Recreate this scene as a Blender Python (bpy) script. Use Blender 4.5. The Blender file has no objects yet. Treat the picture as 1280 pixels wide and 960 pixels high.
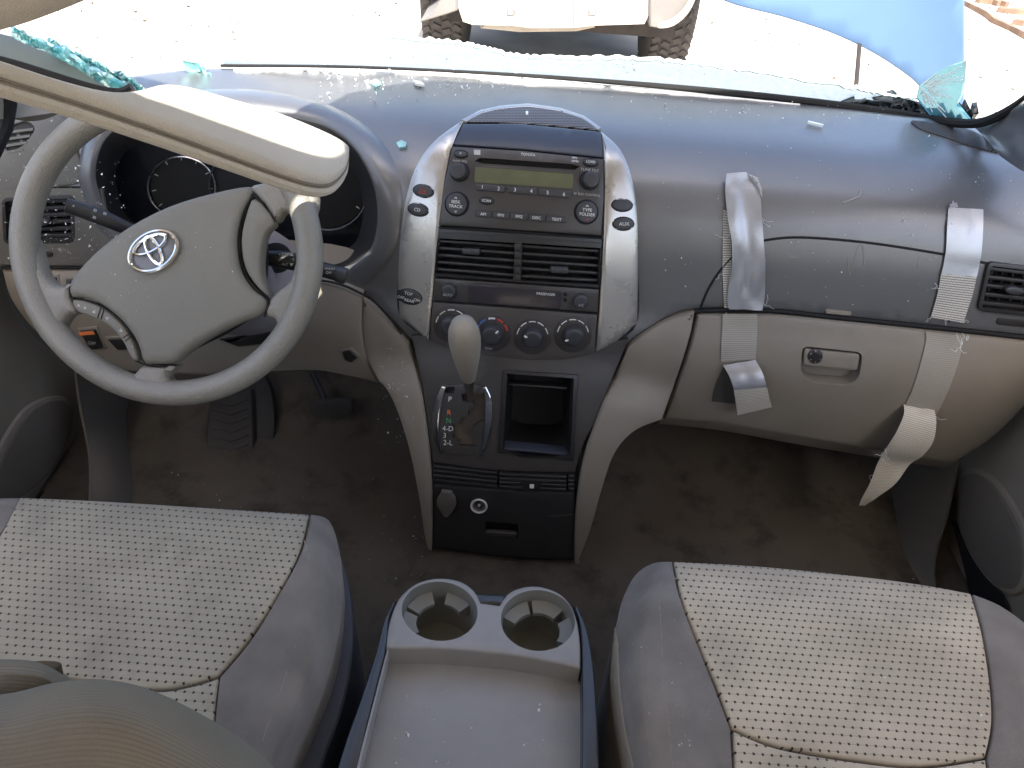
import bpy, bmesh, math, random
from mathutils import Vector, Matrix
from mathutils.geometry import delaunay_2d_cdt
random.seed(7)
scene = bpy.context.scene
COL = scene.collection
# ------------------------------------------------------------------ camera
CAM = Vector((0.02, 0.0, 1.42)); FPX = 950.0
PITCH = math.radians(39.0); ROLL = math.radians(4.5)
cd = bpy.data.cameras.new('camera'); cam = bpy.data.objects.new('camera', cd); COL.objects.link(cam)
cam.location = CAM
cam.rotation_mode = 'QUATERNION'
cam.rotation_quaternion = (Matrix.Rotation(math.radians(90) - PITCH, 3, 'X') @ Matrix.Rotation(ROLL, 3, 'Z')).to_quaternion()
cd.sensor_width = 36.0; cd.lens = 36.0 * FPX / 1280.0; cd.clip_start = 0.02; cd.clip_end = 500
scene.camera = cam
# ------------------------------------------------------------------ light
SUN_EL = math.radians(58.0); SUN_AZ = math.radians(3.0)      # sun behind the car, a little to the right
SUNDIR = Vector((math.cos(SUN_EL) * math.sin(SUN_AZ), -math.cos(SUN_EL) * math.cos(SUN_AZ), math.sin(SUN_EL)))
w = bpy.data.worlds.new('World'); scene.world = w; w.use_nodes = True
nt = w.node_tree; nt.nodes.clear()
sky = nt.nodes.new('ShaderNodeTexSky'); sky.sky_type = 'NISHITA'; sky.sun_disc = False
sky.sun_elevation = SUN_EL; sky.sun_rotation = math.radians(180.0) - SUN_AZ
sky.air_density = 0.9; sky.dust_density = 3.5; sky.ozone_density = 0.6
bg = nt.nodes.new('ShaderNodeBackground'); bg.inputs['Strength'].default_value = 0.15
wo = nt.nodes.new('ShaderNodeOutputWorld')
nt.links.new(sky.outputs[0], bg.inputs[0]); nt.links.new(bg.outputs[0], wo.inputs[0])
sl = bpy.data.lights.new('sun', 'SUN'); sl.energy = 4.0; sl.angle = math.radians(0.5); sl.color = (1.0, 0.95, 0.87)
so = bpy.data.objects.new('sun', sl); COL.objects.link(so); so.rotation_mode = 'QUATERNION'
so.rotation_quaternion = SUNDIR.to_track_quat('Z', 'Y')
vs = scene.view_settings; vs.view_transform = 'Standard'; vs.look = 'None'; vs.gamma = 1.0; vs.exposure = 1.85
vs.use_curve_mapping = False

# ------------------------------------------------------------------ measuring helpers (a pixel of the photo and a depth give a point)
CR, SR = math.cos(ROLL), math.sin(ROLL); CP, SP = math.cos(PITCH), math.sin(PITCH)
def ray(x, y):
    a = (x - 640) / FPX; b = -(y - 480) / FPX
    a, b = a * CR - b * SR, a * SR + b * CR
    return Vector((a, b * SP + CP, b * CP - SP))
def yy(x, y, Y):
    d = ray(x, y); return CAM + d * ((Y - CAM.y) / d.y)
def zz(x, y, Z):
    d = ray(x, y); return CAM + d * ((Z - CAM.z) / d.z)
def xx(x, y, X):
    d = ray(x, y); return CAM + d * ((X - CAM.x) / d.x)
def lerp_table(T, v):
    if v <= T[0][0]: return T[0][1] + (v - T[0][0]) * (T[1][1] - T[0][1]) / (T[1][0] - T[0][0])
    if v >= T[-1][0]: return T[-1][1] + (v - T[-1][0]) * (T[-1][1] - T[-2][1]) / (T[-1][0] - T[-2][0])
    for i in range(len(T) - 1):
        if v <= T[i + 1][0]:
            x0, y0 = T[i]; x1, y1 = T[i + 1]
            xm, ym = T[i - 1] if i > 0 else (2 * x0 - x1, 2 * y0 - y1)
            xp, yp = T[i + 2] if i + 2 < len(T) else (2 * x1 - x0, 2 * y1 - y0)
            m0 = (y1 - ym) / (x1 - xm); m1 = (yp - y0) / (xp - x0); h = x1 - x0; t = (v - x0) / h
            return (2*t**3 - 3*t*t + 1) * y0 + (t**3 - 2*t*t + t) * h * m0 + (-2*t**3 + 3*t*t) * y1 + (t**3 - t*t) * h * m1
class Surf:
    """a surface that maps a measured pixel to a point; p(x,y,h) lies h metres proud of it"""
    def __init__(s, f, shift=0.0): s.f = f; s.shift = shift
    def n(s, x, y):
        a = s.f(x + 2, y) - s.f(x - 2, y); b = s.f(x, y - 2) - s.f(x, y + 2)
        n = a.cross(b); n.normalize()
        if n.dot(ray(x, y)) > 0: n = -n
        return n
    def p(s, x, y, h=0.0):
        h += s.shift
        return s.f(x, y) + s.n(x, y) * h if h else s.f(x, y)
def plane_surf(P, N):
    P = Vector(P); N = Vector(N).normalized()
    return Surf(lambda x, y: CAM + ray(x, y) * ((P - CAM).dot(N) / ray(x, y).dot(N)))
def vv(x, y): return y - .079 * (x - 650)

# ------------------------------------------------------------------ 2-D outline helpers
def smooth(pts, k=6, closed=True):
    n = len(pts); out = []
    rng = n if closed else n - 1
    for i in range(rng):
        if closed: p = [pts[(i + j) % n] for j in (-1, 0, 1, 2)]
        else: p = [pts[max(0, i - 1)], pts[i], pts[i + 1], pts[min(n - 1, i + 2)]]
        for j in range(k):
            t = j / k
            out.append(tuple(.5 * (2 * p[1][c] + (p[2][c] - p[0][c]) * t + (2*p[0][c] - 5*p[1][c] + 4*p[2][c] - p[3][c]) * t*t + (3*p[1][c] - p[0][c] - 3*p[2][c] + p[3][c]) * t**3) for c in range(len(pts[0]))))
    if not closed: out.append(tuple(pts[-1]))
    return out
def area(p): return .5 * sum(p[i - 1][0] * p[i][1] - p[i][0] * p[i - 1][1] for i in range(len(p)))
def inset(pts, d):
    s = 1 if area(pts) > 0 else -1; n = len(pts); out = []
    for i in range(n):
        a = Vector(pts[i][:2]) - Vector(pts[i - 1][:2]); b = Vector(pts[(i + 1) % n][:2]) - Vector(pts[i][:2])
        if a.length < 1e-6: a = b
        if b.length < 1e-6: b = a
        a.normalize(); b.normalize()
        na = Vector((-a.y, a.x)) * s; nb = Vector((-b.y, b.x)) * s
        m = na + nb
        if m.length < .3: m = na
        m.normalize(); k = 1 / max(.6, m.dot(na))
        out.append((pts[i][0] + m.x * d * k, pts[i][1] + m.y * d * k))
    return out
def ell(cx, cy, rx, ry, rot=0.0, n=24):
    c, s = math.cos(math.radians(rot)), math.sin(math.radians(rot))
    return [(cx + rx * math.cos(t) * c - ry * math.sin(t) * s, cy + rx * math.cos(t) * s + ry * math.sin(t) * c) for t in [2 * math.pi * i / n for i in range(n)]]
def rr(pts, r=3, k=4):
    """polygon with rounded corners"""
    n = len(pts); out = []
    for i in range(n):
        P = Vector(pts[i]); A = Vector(pts[i - 1]) - P; B = Vector(pts[(i + 1) % n]) - P
        q = min(r, A.length * .45, B.length * .45); a = P + A.normalized() * q; b = P + B.normalized() * q
        for j in range(k + 1):
            t = j / k; c = a * (1 - t) ** 2 + P * 2 * t * (1 - t) + b * t * t
            out.append((c.x, c.y))
    return out
def inside(p, poly):
    x, y = p; r = False; n = len(poly); j = n - 1
    for i in range(n):
        xi, yi = poly[i][0], poly[i][1]; xj, yj = poly[j][0], poly[j][1]
        if (yi > y) != (yj > y) and x < (xj - xi) * (y - yi) / (yj - yi) + xi: r = not r
        j = i
    return r
def band(pts, wd):
    """thin closed outline that follows an open line"""
    L = []; R = []
    for i, p in enumerate(pts):
        a = Vector(pts[max(0, i - 1)][:2]); b = Vector(pts[min(len(pts) - 1, i + 1)][:2]); t = (b - a).normalized()
        L.append((p[0] - t.y * wd, p[1] + t.x * wd)); R.append((p[0] + t.y * wd, p[1] - t.x * wd))
    return L + R[::-1]

# ------------------------------------------------------------------ object helpers
ORG = {}
def thing(name, label, cat, loc, group=None):
    o = bpy.data.objects.new(name, None); COL.objects.link(o); o.empty_display_size = .05
    o.location = loc; ORG[o.name] = Vector(loc); o['label'] = label; o['category'] = cat
    if group: o['group'] = group
    return o
def tag(o, label, cat, group=None):
    o['label'] = label; o['category'] = cat
    if group: o['group'] = group
    return o
class MB:
    def __init__(s): s.v = []; s.f = []; s.uv = {}
    def add(s, P): s.v.append(Vector(P)); return len(s.v) - 1
    def ring(s, P): return [s.add(p) for p in P]
    def bridge(s, a, b, closed=True):
        n = len(a)
        for i in range(n if closed else n - 1):
            j = (i + 1) % n; s.f.append((a[i], a[j], b[j], b[i]))
    def cap(s, r): s.f.append(tuple(r))
    def box(s, c, d, M=None):
        c = Vector(c); M = M or Matrix.Identity(3)
        q = [s.add(c + M @ Vector((x * d[0] / 2, y * d[1] / 2, z * d[2] / 2))) for x in (-1, 1) for y in (-1, 1) for z in (-1, 1)]
        for f in ((0,1,3,2),(4,6,7,5),(0,4,5,1),(2,3,7,6),(0,2,6,4),(1,5,7,3)): s.f.append(tuple(q[i] for i in f))
        return s
    def tube(s, P, r, n=8, cap=True):
        P = [Vector(p) for p in P]; R = r if isinstance(r, (list, tuple)) else [r] * len(P); prev = None; up = None
        for i, p in enumerate(P):
            t = (P[min(i + 1, len(P) - 1)] - P[max(i - 1, 0)]).normalized()
            if up is None: up = t.orthogonal().normalized()
            up = (up - t * up.dot(t)).normalized(); sd = t.cross(up)
            c = s.ring([p + (up * math.cos(a) + sd * math.sin(a)) * R[i] for a in [2 * math.pi * k / n for k in range(n)]])
            if prev: s.bridge(prev, c)
            elif cap: s.cap(c)
            prev = c
        if cap: s.cap(prev[::-1])
        return s
    def lathe(s, base, axis, prof, n=32, sx=1.0, ref=(1, 0, 0)):
        base = Vector(base); ax = Vector(axis).normalized(); u = Vector(ref); u = (u - ax * u.dot(ax)).normalized(); w = ax.cross(u); prev = None
        for r, h in prof:
            c = s.ring([base + ax * h + (u * math.cos(a) * sx + w * math.sin(a)) * max(r, 1e-5) for a in [2 * math.pi * k / n for k in range(n)]])
            if prev: s.bridge(prev, c)
            prev = c
        s.cap(prev)
        return s
    def build(s, name, mat, parent=None, ang=35, kind=None, recalc=True):
        me = bpy.data.meshes.new(name)
        lo = Vector((min(p[i] for p in s.v) for i in range(3))); hi = Vector((max(p[i] for p in s.v) for i in range(3)))
        o0 = (lo + hi) / 2
        me.from_pydata([p - o0 for p in s.v], [], s.f)
        if s.uv:
            L = me.uv_layers.new(name='UVMap')
            for li, lp in enumerate(me.loops): L.data[li].uv = s.uv.get(lp.vertex_index, (0, 0))
        if recalc:
            bm = bmesh.new(); bm.from_mesh(me)
            bmesh.ops.recalc_face_normals(bm, faces=bm.faces); bm.to_mesh(me); bm.free()
        for p in me.polygons: p.use_smooth = True
        me.set_sharp_from_angle(angle=math.radians(ang))
        me.materials.append(mat)
        o = bpy.data.objects.new(name, me); COL.objects.link(o)
        ORG[o.name] = o0.copy()
        if parent: o.parent = parent; o.location = o0 - ORG[parent.name]
        else: o.location = o0
        if kind: o['kind'] = kind
        return o
def fill2d(mb, P, outline, holes, step, fn, uvs=None):
    """triangulate an outline with holes and interior points; fn maps 2-D to 3-D"""
    pts = []; edges = []
    for lp in [outline] + holes:
        b = len(pts); pts += [Vector(q[:2]) for q in lp]; edges += [(b + i, b + (i + 1) % len(lp)) for i in range(len(lp))]
    x0 = min(p[0] for p in outline); x1 = max(p[0] for p in outline); y0 = min(p[1] for p in outline); y1 = max(p[1] for p in outline)
    guard = step * .45
    if step:
        bnd = list(pts); ny = int((y1 - y0) / step) + 1; nx = int((x1 - x0) / step) + 1
        cell = {}
        for b in bnd: cell.setdefault((int(b.x // step), int(b.y // step)), []).append(b)
        for j in range(ny + 1):
            for i in range(nx + 1):
                q = (x0 + (i + .5 * (j & 1)) * step, y0 + j * step)
                if not inside(q, outline) or any(inside(q, h) for h in holes): continue
                cx, cy = int(q[0] // step), int(q[1] // step)
                if any((b.x - q[0]) ** 2 + (b.y - q[1]) ** 2 < guard * guard for a in (-1, 0, 1) for c in (-1, 0, 1) for b in cell.get((cx + a, cy + c), ())): continue
                pts.append(Vector(q))
    V, E_, F_, *_ = delaunay_2d_cdt(pts, edges, [], 0, 1e-5)
    idx = {}
    for f in F_:
        c = sum((V[i] for i in f), Vector((0, 0))) / len(f)
        if not inside(c, outline) or any(inside(c, h) for h in holes): continue
        for i in f:
            if i not in idx:
                idx[i] = mb.add(fn(V[i].x, V[i].y))
                if uvs: mb.uv[idx[i]] = uvs(V[i].x, V[i].y)
        mb.f.append(tuple(idx[i] for i in f))
def sheet(S, outline, name, mat, parent=None, h=0.0, t=.004, bev=0.0, bh=None, holes=(), hole_t=None, step=12, ang=35, skirt=None, uvs=None, kind=None, mb=None, dome=0.0):
    """a panel of thickness t standing h proud of surface S, its edge bevelled, with holes"""
    own = mb is None; mb = mb or MB()
    outline = list(outline); holes = [list(x) for x in holes]
    if area(outline) < 0: outline = outline[::-1]
    bh = bh if bh is not None else bev * .0009
    H = lambda x, y: h
    if dome:
        cx = sum(p[0] for p in outline) / len(outline); cy = sum(p[1] for p in outline) / len(outline)
        R = max(math.hypot(p[0] - cx, p[1] - cy) for p in outline)
        H = lambda x, y: h + dome * (1 - min(1, ((x - cx) ** 2 + (y - cy) ** 2) / R ** 2))
    inn = inset(outline, bev) if bev else outline
    fill2d(mb, None, inn, holes, step, lambda x, y: S.p(x, y, H(x, y)), uvs)
    sk = Vector(skirt) if skirt else None
    if bev:
        m = inset(outline, bev * .3)
        a = mb.ring([S.p(x, y, H(x, y)) for x, y in inn]); b = mb.ring([S.p(x, y, H(x, y) - bh * .3) for x, y in m]); c = mb.ring([S.p(x, y, H(x, y) - bh) for x, y in outline])
        mb.bridge(a, b); mb.bridge(b, c)
        if uvs:
            for r_, q_ in ((a, inn), (b, m), (c, outline)):
                for i_, p_ in zip(r_, q_): mb.uv[i_] = uvs(*p_)
    c = mb.ring([S.p(x, y, H(x, y) - bh) for x, y in outline])
    d = mb.ring([S.p(x, y, H(x, y) - bh) + sk for x, y in outline] if sk else [S.p(x, y, H(x, y) - t) for x, y in outline])
    mb.bridge(c, d)
    if uvs:
        for r_ in (c, d):
            for i_, p_ in zip(r_, outline): mb.uv[i_] = uvs(*p_)
    for q in holes:
        a = mb.ring([S.p(x, y, H(x, y)) for x, y in q]); b = mb.ring([S.p(x, y, H(x, y) - (hole_t or t)) for x, y in q]); mb.bridge(a, b)
    if own:
        # weld so that smooth shading runs across the bevel
        o = mb.build(name, mat, parent, ang, kind, recalc=False)
        bm = bmesh.new(); bm.from_mesh(o.data); bmesh.ops.remove_doubles(bm, verts=bm.verts, dist=1e-6)
        bmesh.ops.recalc_face_normals(bm, faces=bm.faces)
        fa = max(bm.faces, key=lambda f: f.calc_area())
        bm.to_mesh(o.data); bm.free()
        o.data.set_sharp_from_angle(angle=math.radians(ang))
        return o
def catmull_grid(rows, ku, kv):
    g = [smooth([tuple(p) for p in r], ku, False) for r in rows]
    cols = [smooth([g[i][j] for i in range(len(g))], kv, False) for j in range(len(g[0]))]
    return [[Vector(cols[j][i]) for j in range(len(cols))] for i in range(len(cols[0]))]
def patch(rows, name, mat, parent=None, ku=5, kv=5, t=.004, ang=50, kind=None, uvscale=None, off=None, closed=False):
    """smooth surface through rows of 3-D points, given a thickness t away from the camera"""
    G = catmull_grid(rows, ku, kv); nr, nc = len(G), len(G[0]); mb = MB()
    def nrm(i, j):
        a = G[min(i + 1, nr - 1)][j] - G[max(i - 1, 0)][j]; b = G[i][min(j + 1, nc - 1)] - G[i][max(j - 1, 0)]
        n = a.cross(b); 
        return n.normalized() if n.length > 1e-9 else Vector((0, 0, 1))
    c = sum((G[i][j] for i in (0, nr // 2, nr - 1) for j in (0, nc // 2, nc - 1)), Vector()) / 9
    s = -1 if sum(nrm(i, j).dot((G[i][j] - CAM)) for i in range(0, nr, 3) for j in range(0, nc, 3)) > 0 else 1
    F = [[mb.add(G[i][j] + (nrm(i, j) * s * off(i / (nr - 1), j / (nc - 1)) if off else Vector())) for j in range(nc)] for i in range(nr)]
    B = [[mb.add(G[i][j] - nrm(i, j) * s * t) for j in range(nc)] for i in range(nr)]
    for X in (F, B):
        for i in range(nr - 1):
            for j in range(nc - 1): mb.f.append((X[i][j], X[i][j + 1], X[i + 1][j + 1], X[i + 1][j]))
    loop = [(0, j) for j in range(nc)] + [(i, nc - 1) for i in range(1, nr)] + [(nr - 1, j) for j in range(nc - 2, -1, -1)] + [(i, 0) for i in range(nr - 2, 0, -1)]
    mb.bridge([F[i][j] for i, j in loop], [B[i][j] for i, j in loop])
    if True:
        mi = nr // 2; U = [0.0]; Vv = [0.0]
        for j in range(1, nc): U.append(U[-1] + (G[mi][j] - G[mi][j - 1]).length)
        mj = nc // 2
        for i in range(1, nr): Vv.append(Vv[-1] + (G[i][mj] - G[i - 1][mj]).length)
        for i in range(nr):
            for j in range(nc): mb.uv[F[i][j]] = (U[j], Vv[i]); mb.uv[B[i][j]] = (U[j], Vv[i])
    return mb.build(name, mat, parent, ang, kind)
def seam(S, pts, name, mat, parent, r=.0011, h=.0002, k=6):
    mb = MB(); mb.tube([S.p(x, y, h) for x, y in smooth(pts, k, False)], r, 6); return mb.build(name, mat, parent)
def text(S, s, x, y, size, mat, parent, rot=4.5, h=.0006, name='lettering', sx=1.0, fn=None):
    """lettering laid on a surface: size is the cap height in photo pixels, (x,y) the centre"""
    cu = bpy.data.curves.new('t', 'FONT'); cu.body = s; cu.size = size / .72; cu.align_x = 'CENTER'; cu.align_y = 'CENTER'; cu.resolution_u = 3
    o = bpy.data.objects.new('t', cu); COL.objects.link(o); dg = bpy.context.evaluated_depsgraph_get(); me = bpy.data.meshes.new_from_object(o.evaluated_get(dg))
    bpy.data.objects.remove(o)
    c, q = math.cos(math.radians(rot)), math.sin(math.radians(rot)); mb = MB()
    for v in me.vertices:
        X = v.co.x * sx; Yv = -v.co.y; mb.add(S.p(x + X * c - Yv * q, y + X * q + Yv * c, h))
    mb.f = [tuple(p.vertices) for p in me.polygons]
    if not mb.f: return None
    bpy.data.meshes.remove(me)
    return mb.build(name, mat, parent)

# ------------------------------------------------------------------ materials
def mat(name, col, rough=.5, metal=0.0, spec=.5, var=.12, vscale=9.0, bump=.15, bscale=900.0, wear=0.0, wcol=(.6,.58,.54), wscale=60.0, trans=0.0, alpha=1.0, coat=0.0, sheen=0.0, stain=0.0, mottle=0.0):
    m = bpy.data.materials.new(name); m.use_nodes = True; t = m.node_tree; N = t.nodes; L = t.links; b = N['Principled BSDF']
    b.inputs['Metallic'].default_value = metal; b.inputs['Specular IOR Level'].default_value = spec
    b.inputs['Transmission Weight'].default_value = trans; b.inputs['Alpha'].default_value = alpha
    b.inputs['Coat Weight'].default_value = coat; b.inputs['Coat Roughness'].default_value = .25; b.inputs['Sheen Weight'].default_value = sheen
    tc = N.new('ShaderNodeTexCoord'); geo = N.new('ShaderNodeNewGeometry')
    n1 = N.new('ShaderNodeTexNoise'); n1.inputs['Scale'].default_value = vscale; n1.inputs['Detail'].default_value = 6; L.new(geo.outputs['Position'], n1.inputs['Vector'])
    mr = N.new('ShaderNodeMapRange'); mr.inputs['From Min'].default_value = .3; mr.inputs['From Max'].default_value = .7; mr.inputs['To Min'].default_value = 1 - var; mr.inputs['To Max'].default_value = 1 + var; L.new(n1.outputs[0], mr.inputs['Value'])
    mx = N.new('ShaderNodeVectorMath'); mx.operation = 'SCALE'; mx.inputs[0].default_value = col; L.new(mr.outputs[0], mx.inputs['Scale'])
    out = mx.outputs[0]
    if stain:
        n2 = N.new('ShaderNodeTexNoise'); n2.inputs['Scale'].default_value = 14; n2.inputs['Detail'].default_value = 8; n2.inputs['Roughness'].default_value = .65; L.new(geo.outputs['Position'], n2.inputs['Vector'])
        r2 = N.new('ShaderNodeMapRange'); r2.inputs['From Min'].default_value = .5; r2.inputs['From Max'].default_value = .72; r2.inputs['To Min'].default_value = 0; r2.inputs['To Max'].default_value = stain; L.new(n2.outputs[0], r2.inputs['Value'])
        mm = N.new('ShaderNodeMix'); mm.data_type = 'RGBA'; L.new(r2.outputs[0], mm.inputs[0]); L.new(out, mm.inputs[6]); mm.inputs[7].default_value = (*[c * .35 for c in col], 1); out = mm.outputs[2]
    if wear:
        n3 = N.new('ShaderNodeTexNoise'); n3.inputs['Scale'].default_value = wscale; n3.inputs['Detail'].default_value = 9; n3.inputs['Roughness'].default_value = .75; L.new(geo.outputs['Position'], n3.inputs['Vector'])
        r3 = N.new('ShaderNodeMapRange'); r3.inputs['From Min'].default_value = .62; r3.inputs['From Max'].default_value = .78; r3.inputs['To Min'].default_value = 0; r3.inputs['To Max'].default_value = wear; L.new(n3.outputs[0], r3.inputs['Value'])
        mm = N.new('ShaderNodeMix'); mm.data_type = 'RGBA'; L.new(r3.outputs[0], mm.inputs[0]); L.new(out, mm.inputs[6]); mm.inputs[7].default_value = (*wcol, 1); out = mm.outputs[2]
    L.new(out, b.inputs['Base Color'])
    rr_ = N.new('ShaderNodeMapRange'); rr_.inputs['To Min'].default_value = max(0.02, rough - .08); rr_.inputs['To Max'].default_value = min(1, rough + .12)
    n4 = N.new('ShaderNodeTexNoise'); n4.inputs['Scale'].default_value = 26; n4.inputs['Detail'].default_value = 5; L.new(geo.outputs['Position'], n4.inputs['Vector']); L.new(n4.outputs[0], rr_.inputs['Value']); L.new(rr_.outputs[0], b.inputs['Roughness'])
    if bump:
        n5 = N.new('ShaderNodeTexNoise'); n5.inputs['Scale'].default_value = bscale; n5.inputs['Detail'].default_value = 3; L.new(geo.outputs['Position'], n5.inputs['Vector'])
        bp = N.new('ShaderNodeBump'); bp.inputs['Strength'].default_value = bump; bp.inputs['Distance'].default_value = .001; L.new(n5.outputs[0], bp.inputs['Height']); L.new(bp.outputs[0], b.inputs['Normal'])
    return m
def uv_grid_mat(name, base, dark, mode, rough=.9, pitch=(.0125, .0105), bumpv=.3):
    """fabric with a staggered print of small dark marks, or tape with a woven mesh, laid out by UV in metres"""
    m = mat(name, base, rough, sheen=.15 if mode == 'dots' else 0, var=.16 if mode == 'dots' else .1, vscale=9, stain=.35 if mode == 'dots' else 0, bump=bumpv, bscale=1400)
    t = m.node_tree; N = t.nodes; L = t.links; b = N['Principled BSDF']
    src = b.inputs['Base Color'].links[0].from_socket
    uv = N.new('ShaderNodeUVMap'); sp = N.new('ShaderNodeSeparateXYZ'); L.new(uv.outputs[0], sp.inputs[0])
    def M(op, a, c=None, d=None):
        n = N.new('ShaderNodeMath'); n.operation = op
        for i, q in enumerate((a, c, d)):
            if q is None: continue
            if hasattr(q, 'links'): L.new(q, n.inputs[i])
            else: n.inputs[i].default_value = q
        return n.outputs[0]
    u = M('DIVIDE', sp.outputs[0], pitch[0]); v = M('DIVIDE', sp.outputs[1], pitch[1])
    row = M('FLOOR', v); odd = M('MULTIPLY', M('FRACT', M('MULTIPLY', row, .5)), 1.0)
    fu = M('ABSOLUTE', M('SUBTRACT', M('FRACT', M('ADD', u, odd)), .5)); fv = M('ABSOLUTE', M('SUBTRACT', M('FRACT', v), .5))
    if mode == 'dots':
        k = M('MULTIPLY', M('LESS_THAN', fu, .125), M('LESS_THAN', fv, .15))
        line = M('MULTIPLY', M('LESS_THAN', fv, .04), .35)
        k = M('MAXIMUM', k, line)
        # fine weave
        wv = M('MULTIPLY', M('ADD', M('SINE', M('MULTIPLY', sp.outputs[0], 5200)), M('SINE', M('MULTIPLY', sp.outputs[1], 5200))), .5)
    else:
        k = M('MAXIMUM', M('MULTIPLY', M('GREATER_THAN', fu, .40), .35), M('GREATER_THAN', fv, .33))
    mm = N.new('ShaderNodeMix'); mm.data_type = 'RGBA'; L.new(k, mm.inputs[0]); L.new(src, mm.inputs[6]); mm.inputs[7].default_value = (*dark, 1); L.new(mm.outputs[2], b.inputs['Base Color'])
    bp = b.inputs['Normal'].links[0].from_node
    bp2 = N.new('ShaderNodeBump'); bp2.inputs['Strength'].default_value = .5; bp2.inputs['Distance'].default_value = .0006; bp2.invert = True; L.new(k, bp2.inputs['Height']); L.new(bp.outputs[0], bp2.inputs['Normal']); L.new(bp2.outputs[0], b.inputs['Normal'])
    return m
M_pad = mat('dash_pad_plastic', (.088, .089, .092), .33, spec=1.0, coat=1.0, var=.08, bump=.35, bscale=1500, wear=.35, wcol=(.3,.29,.27), wscale=90)
M_padL = mat('dusty_dash_plastic', (.115, .11, .095), .6, spec=.4, var=.15, bump=.35, bscale=1500, wear=1.0, wcol=(.6,.57,.5), wscale=45)
M_trim = mat('taupe_trim_plastic', (.225, .20, .163), .5, spec=.4, var=.07, bump=.3, bscale=1300, wear=.12, wcol=(.45,.41,.35), wscale=70)
M_door = mat('door_trim_plastic', (.25, .225, .185), .6, spec=.35, var=.1, bump=.3, bscale=900)
M_wheel = mat('steering_wheel_vinyl', (.25, .23, .19), .36, spec=.6, var=.08, bump=1.0, bscale=520, wear=.06)
M_hub = mat('airbag_cover_vinyl', (.205, .19, .155), .5, spec=.45, var=.06, bump=.5, bscale=1000, wear=.15, wcol=(.5,.48,.43), wscale=120)
M_silver = mat('silver_bezel_paint', (.47, .455, .43), .27, metal=.7, spec=.5, var=.05, bump=.03, coat=.3, wear=.04, wcol=(.6,.58,.5), wscale=120)
M_black = mat('black_plastic', (.022, .021, .021), .38, var=.15, bump=.15, bscale=1200, wear=.12, wcol=(.12,.11,.1), wscale=120)
M_blackm = mat('black_matte_plastic', (.02, .019, .019), .6, var=.15, bump=.15)
M_radio = mat('radio_face_plastic', (.045, .040, .038), .33, var=.15, bump=.1, wear=.2, wcol=(.12,.11,.09), wscale=80)
M_btn = mat('button_rubber', (.035, .036, .04), .42, var=.1, bump=.1)
M_panel = mat('console_black_panel', (.05, .045, .040), .42, var=.15, bump=.25, bscale=1200, wear=.25, wcol=(.14,.13,.12), wscale=100)
M_dark = mat('deep_recess_black', (.006, .006, .006), .6, var=.1, bump=0)
M_seam = mat('seam_gap_black', (.004, .004, .004), .8, var=0, bump=0)
M_lcd = mat('lcd_glass', (.10, .105, .055), .3, var=.12, bump=0, vscale=60)
M_clim = mat('climate_display', (.035, .03, .034), .22, var=.1, bump=0)
M_white = mat('white_print', (.72, .72, .70), .6, var=0, bump=0)
M_grey = mat('grey_print', (.4, .4, .38), .6, var=0, bump=0)
M_haz = mat('hazard_print', (.25, .04, .03), .6, var=0, bump=0)
M_red = mat('red_print', (.55, .05, .04), .6, var=0, bump=0)
M_orange = mat('orange_print', (.8, .22, .06), .6, var=0, bump=0)
M_green = mat('green_print', (.08, .42, .16), .6, var=0, bump=0)
M_blue = mat('blue_print', (.06, .14, .4), .6, var=0, bump=0)
M_chrome = mat('chrome', (.82, .82, .82), .09, metal=1.0, var=.03, bump=0)
M_ringchr = mat('gauge_ring_metal', (.55, .55, .55), .25, metal=1.0, var=.03, bump=0)
M_knob = mat('shifter_knob_vinyl', (.30, .26, .205), .45, var=.07, bump=.7, bscale=800)
M_carpet = mat('floor_carpet', (.085, .073, .058), .97, spec=.1, var=.2, vscale=5, bump=1.0, bscale=500, stain=.8, wear=.25, wcol=(.16,.14,.11), wscale=25)
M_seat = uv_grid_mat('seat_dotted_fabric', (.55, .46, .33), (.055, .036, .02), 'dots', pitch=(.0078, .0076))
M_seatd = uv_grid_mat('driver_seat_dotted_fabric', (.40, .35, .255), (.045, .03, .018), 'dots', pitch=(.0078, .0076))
M_bolst = mat('seat_bolster_fabric', (.225, .197, .165), .92, spec=.2, sheen=.25, var=.2, vscale=22, bump=.7, bscale=1100, stain=.25)
M_piping = mat('seat_edge_fabric', (.32, .275, .21), .9, spec=.2, var=.08, bump=.5)
M_seatpl = mat('seat_side_plastic', (.085, .085, .10), .45, var=.1, bump=.2)
M_tray = mat('console_tray_plastic', (.31, .295, .27), .42, var=.08, bump=.25, bscale=1300, wear=.12, wcol=(.4,.38,.34), stain=.15)
M_cup = mat('cup_holder_plastic', (.22, .215, .185), .5, var=.1, bump=.2)
M_rail = mat('console_side_rail', (.03, .03, .03), .2, var=.1, bump=.05, coat=.6)
M_tape = uv_grid_mat('silver_duct_tape', (.47, .48, .50), (.44, .45, .47), 'mesh', rough=.32, pitch=(.0022, .0018), bumpv=.2)
M_tape.node_tree.nodes['Principled BSDF'].inputs['Metallic'].default_value = .8
M_tapem = uv_grid_mat('duct_tape_mesh_weave', (.62, .60, .55), (.16, .15, .13), 'mesh', rough=.7, pitch=(.0046, .0032), bumpv=.6)
M_tapeb = uv_grid_mat('duct_tape_back_weave', (.62, .59, .50), (.33, .31, .26), 'mesh', rough=.6, pitch=(.0030, .0030), bumpv=.6)
M_resid = uv_grid_mat('duct_tape_residue', (.30, .275, .235), (.38, .36, .31), 'mesh', rough=.6, pitch=(.0034, .0030), bumpv=.5)
M_resd = mat('dark_adhesive_patch', (.07, .065, .06), .7, var=.2, bump=.4)
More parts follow.
